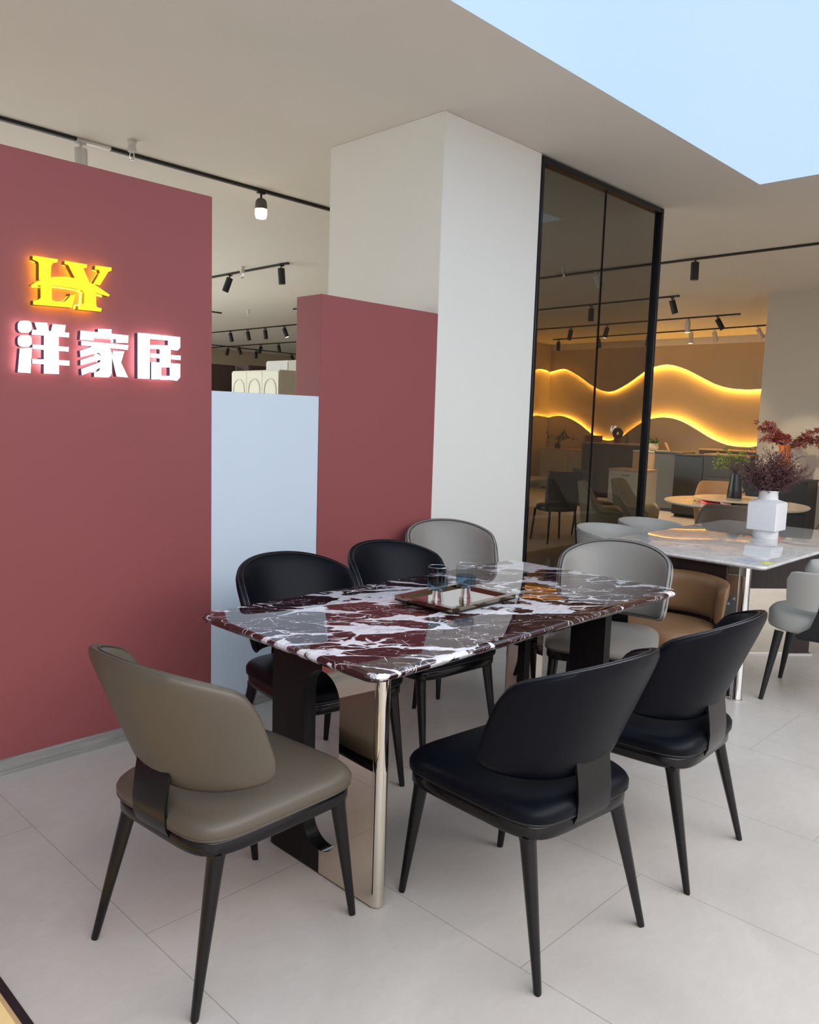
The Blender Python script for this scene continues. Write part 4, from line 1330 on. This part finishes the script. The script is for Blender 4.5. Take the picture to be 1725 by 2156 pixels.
for ex, ez, ey in ((-0.22, 0.34, 0.05), (-0.16, 0.22, -0.05), (-0.10, 0.14, 0.05), (-0.28, 0.30, 0.0), (0.02, 0.16, 0.06), (0.50, 0.20, -0.1), (0.36, 0.26, 0.05), (0.56, 0.06, 0.0), (0.30, 0.14, -0.1), (0.60, 0.16, 0.08), (-0.20, 0.12, 0.1)):
    e = Vector((-0.12, -1.25, 0)) * ex + Vector((0, 0, ez)) + Vector((-1, 0, 0)) * ey
    mid = e * 0.45 + Vector((0, 0, 0.08))
    pts = [Vector((0, 0, 0)), mid, e]
    tw.tube(pts, [0.006, 0.004, 0.002], 5)
    for k in range(24):
        u = 0.30 + 0.74 * k / 23
        p = pts[0].lerp(mid, u * 2) if u < 0.5 else mid.lerp(e, u * 2 - 1)
        p = p + rv(pr_) * 0.035
        dd = rv(pr_) + Vector((0, 0, -0.2))
        nn = (Vector((-0.717, -0.696, 0.2)) + rv(pr_) * 0.6).normalized()
        maple(lf, p, dd, nn, pr_.uniform(0.055, 0.085))
tw.obj('branches', M['twig'], t)
lf.obj('leaves', M['maple'], t, smooth=0)

# ------------------------------------------------------------------ ornaments on the far cabinets
t = thing('potted_plant', 'small green plant in a round white pot on the tan chest', 'plant', (13.7, 7.10, 1.045))
MB().lathe([(0.05, 0.0), (0.085, 0.02), (0.10, 0.07), (0.085, 0.12), (0.088, 0.14), (0.075, 0.14), (0.07, 0.11)], n=28).obj('pot', M['ivory'], t, smooth=50)
lf = MB()
pr_ = random.Random(2)
for k in range(70):
    a = pr_.uniform(0, 6.28)
    d = Vector((math.cos(a), math.sin(a), pr_.uniform(0.2, 1.6))).normalized()
    leaf(lf, Vector((0, 0, 0.12)) + d * pr_.uniform(0.0, 0.09), d + rv(pr_) * 0.4, rv(pr_), 0.06, 0.016)
lf.obj('leaves', M['darkleaf'], t, smooth=0)
t = thing('open_book', 'small tilted tan book stand on the grey cabinet beside the potted plant', 'book', (13.6, 6.72, 1.056), R(20))
MB().add([(-0.10, 0, 0), (0.10, 0, 0), (0.10, 0.02, 0), (-0.10, 0.02, 0), (-0.10, 0.08, 0.16), (0.10, 0.08, 0.16), (0.10, 0.10, 0.16), (-0.10, 0.10, 0.16)],
         [(0, 3, 2, 1), (4, 5, 6, 7), (0, 1, 5, 4), (1, 2, 6, 5), (2, 3, 7, 6), (3, 0, 4, 7)]).obj('cover', M['card_tan'], t, smooth=0)
MB().box(-0.10, 0.10, 0.0, 0.18, 0.0, 0.012).obj('page_block', M['ivory'], t, smooth=0)
t = thing('ring_ornament', 'dark ring shaped ornament on a block, behind the smoked glass', 'ornament', (14.85, 8.50, 1.131))
MB().box(-0.045, 0.045, -0.06, 0.06, 0, 0.10).obj('block', M['maple'], t, bevel=0.006)
MB().tube([(0, 0.075 * math.cos(a), 0.20 + 0.075 * math.sin(a)) for a in (2 * math.pi * k / 32 for k in range(32))], 0.045, 12, True).obj('ring', M['blackceramic'], t, smooth=60)
t = thing('figurine', 'tiny pale figurine beside the ring ornament', 'ornament', (14.85, 8.28, 1.131))
MB().lathe([(0.03, 0), (0.035, 0.02), (0.02, 0.07), (0.03, 0.11), (0.012, 0.14), (0.024, 0.17), (0.0, 0.195)], n=18).obj('body', M['card_grey'], t, smooth=50)
t = thing('leafy_branch', 'dark leafy branch in a small pot on the pale sideboard behind the glass', 'plant', (15.3, 10.25, 0.931))
MB().lathe([(0.05, 0), (0.07, 0.06), (0.05, 0.12), (0.04, 0.12)], n=20).obj('pot', M['blackceramic'], t, smooth=50)
tw, lf = MB(), MB()
pr_ = random.Random(9)
for k in range(9):
    e = RV * pr_.uniform(-0.25, 0.42) + Vector((0, 0, pr_.uniform(0.1, 0.36)))
    tw.tube([(0, 0, 0.1), e * 0.5 + Vector((0, 0, 0.18)), e + Vector((0, 0, 0.1))], [0.005, 0.004, 0.002], 4)
    for j in range(7):
        leaf(lf, (e * 0.5 + Vector((0, 0, 0.18))).lerp(e + Vector((0, 0, 0.1)), j / 6) + rv(pr_) * 0.03, rv(pr_), rv(pr_), 0.08, 0.024)
tw.obj('branches', M['twig'], t)
lf.obj('leaves', M['darkleaf'], t, smooth=0)
t = thing('red_box', 'dark red gift box on the sideboard behind the smoked glass', 'box', (14.75, 9.00, 1.131))
MB().box(-0.12, 0.12, -0.14, 0.14, 0, 0.13).obj('body', M['maple'], t, bevel=0.005)
MB().box(-0.123, 0.123, -0.143, 0.143, 0.10, 0.135).obj('lid', M['maple'], t, bevel=0.004)
# tiny lit wall sign: two characters
t = thing('wall_sign', 'tiny white lit two character sign seen through the smoked glass', 'sign', (XW - 0.03, 9.32, 1.40))
g = MB()
for q in ([(0.045, -0.07), (0.055, -0.07), (0.055, 0.08), (0.045, 0.08)], [(0.025, -0.04), (0.035, -0.045), (0.03, 0.03), (0.022, 0.03)], [(0.068, -0.045), (0.078, -0.04), (0.078, 0.03), (0.070, 0.03)], [(0.045, -0.07), (0.038, -0.055), (0.045, -0.055)]):
    g.prism([(-(y), z) for y, z in q], 'X', -0.01, 0.0)
for q in ([(0.10, -0.07), (0.11, -0.07), (0.11, 0.04), (0.10, 0.02)], [(0.10, 0.02), (0.118, 0.08), (0.125, 0.078), (0.11, 0.02)], [(0.15, -0.075), (0.16, -0.075), (0.16, 0.08), (0.15, 0.08)], [(0.125, -0.01), (0.185, -0.01), (0.185, 0.0), (0.125, 0.0)], [(0.130, 0.035), (0.182, 0.035), (0.182, 0.045), (0.130, 0.045)], [(0.13, 0.035), (0.14, 0.07), (0.147, 0.068), (0.138, 0.035)]):
    g.prism([(-(y), z) for y, z in q], 'X', -0.01, 0.0)
g.obj('lit_characters', M['sign_face'], t, smooth=0)
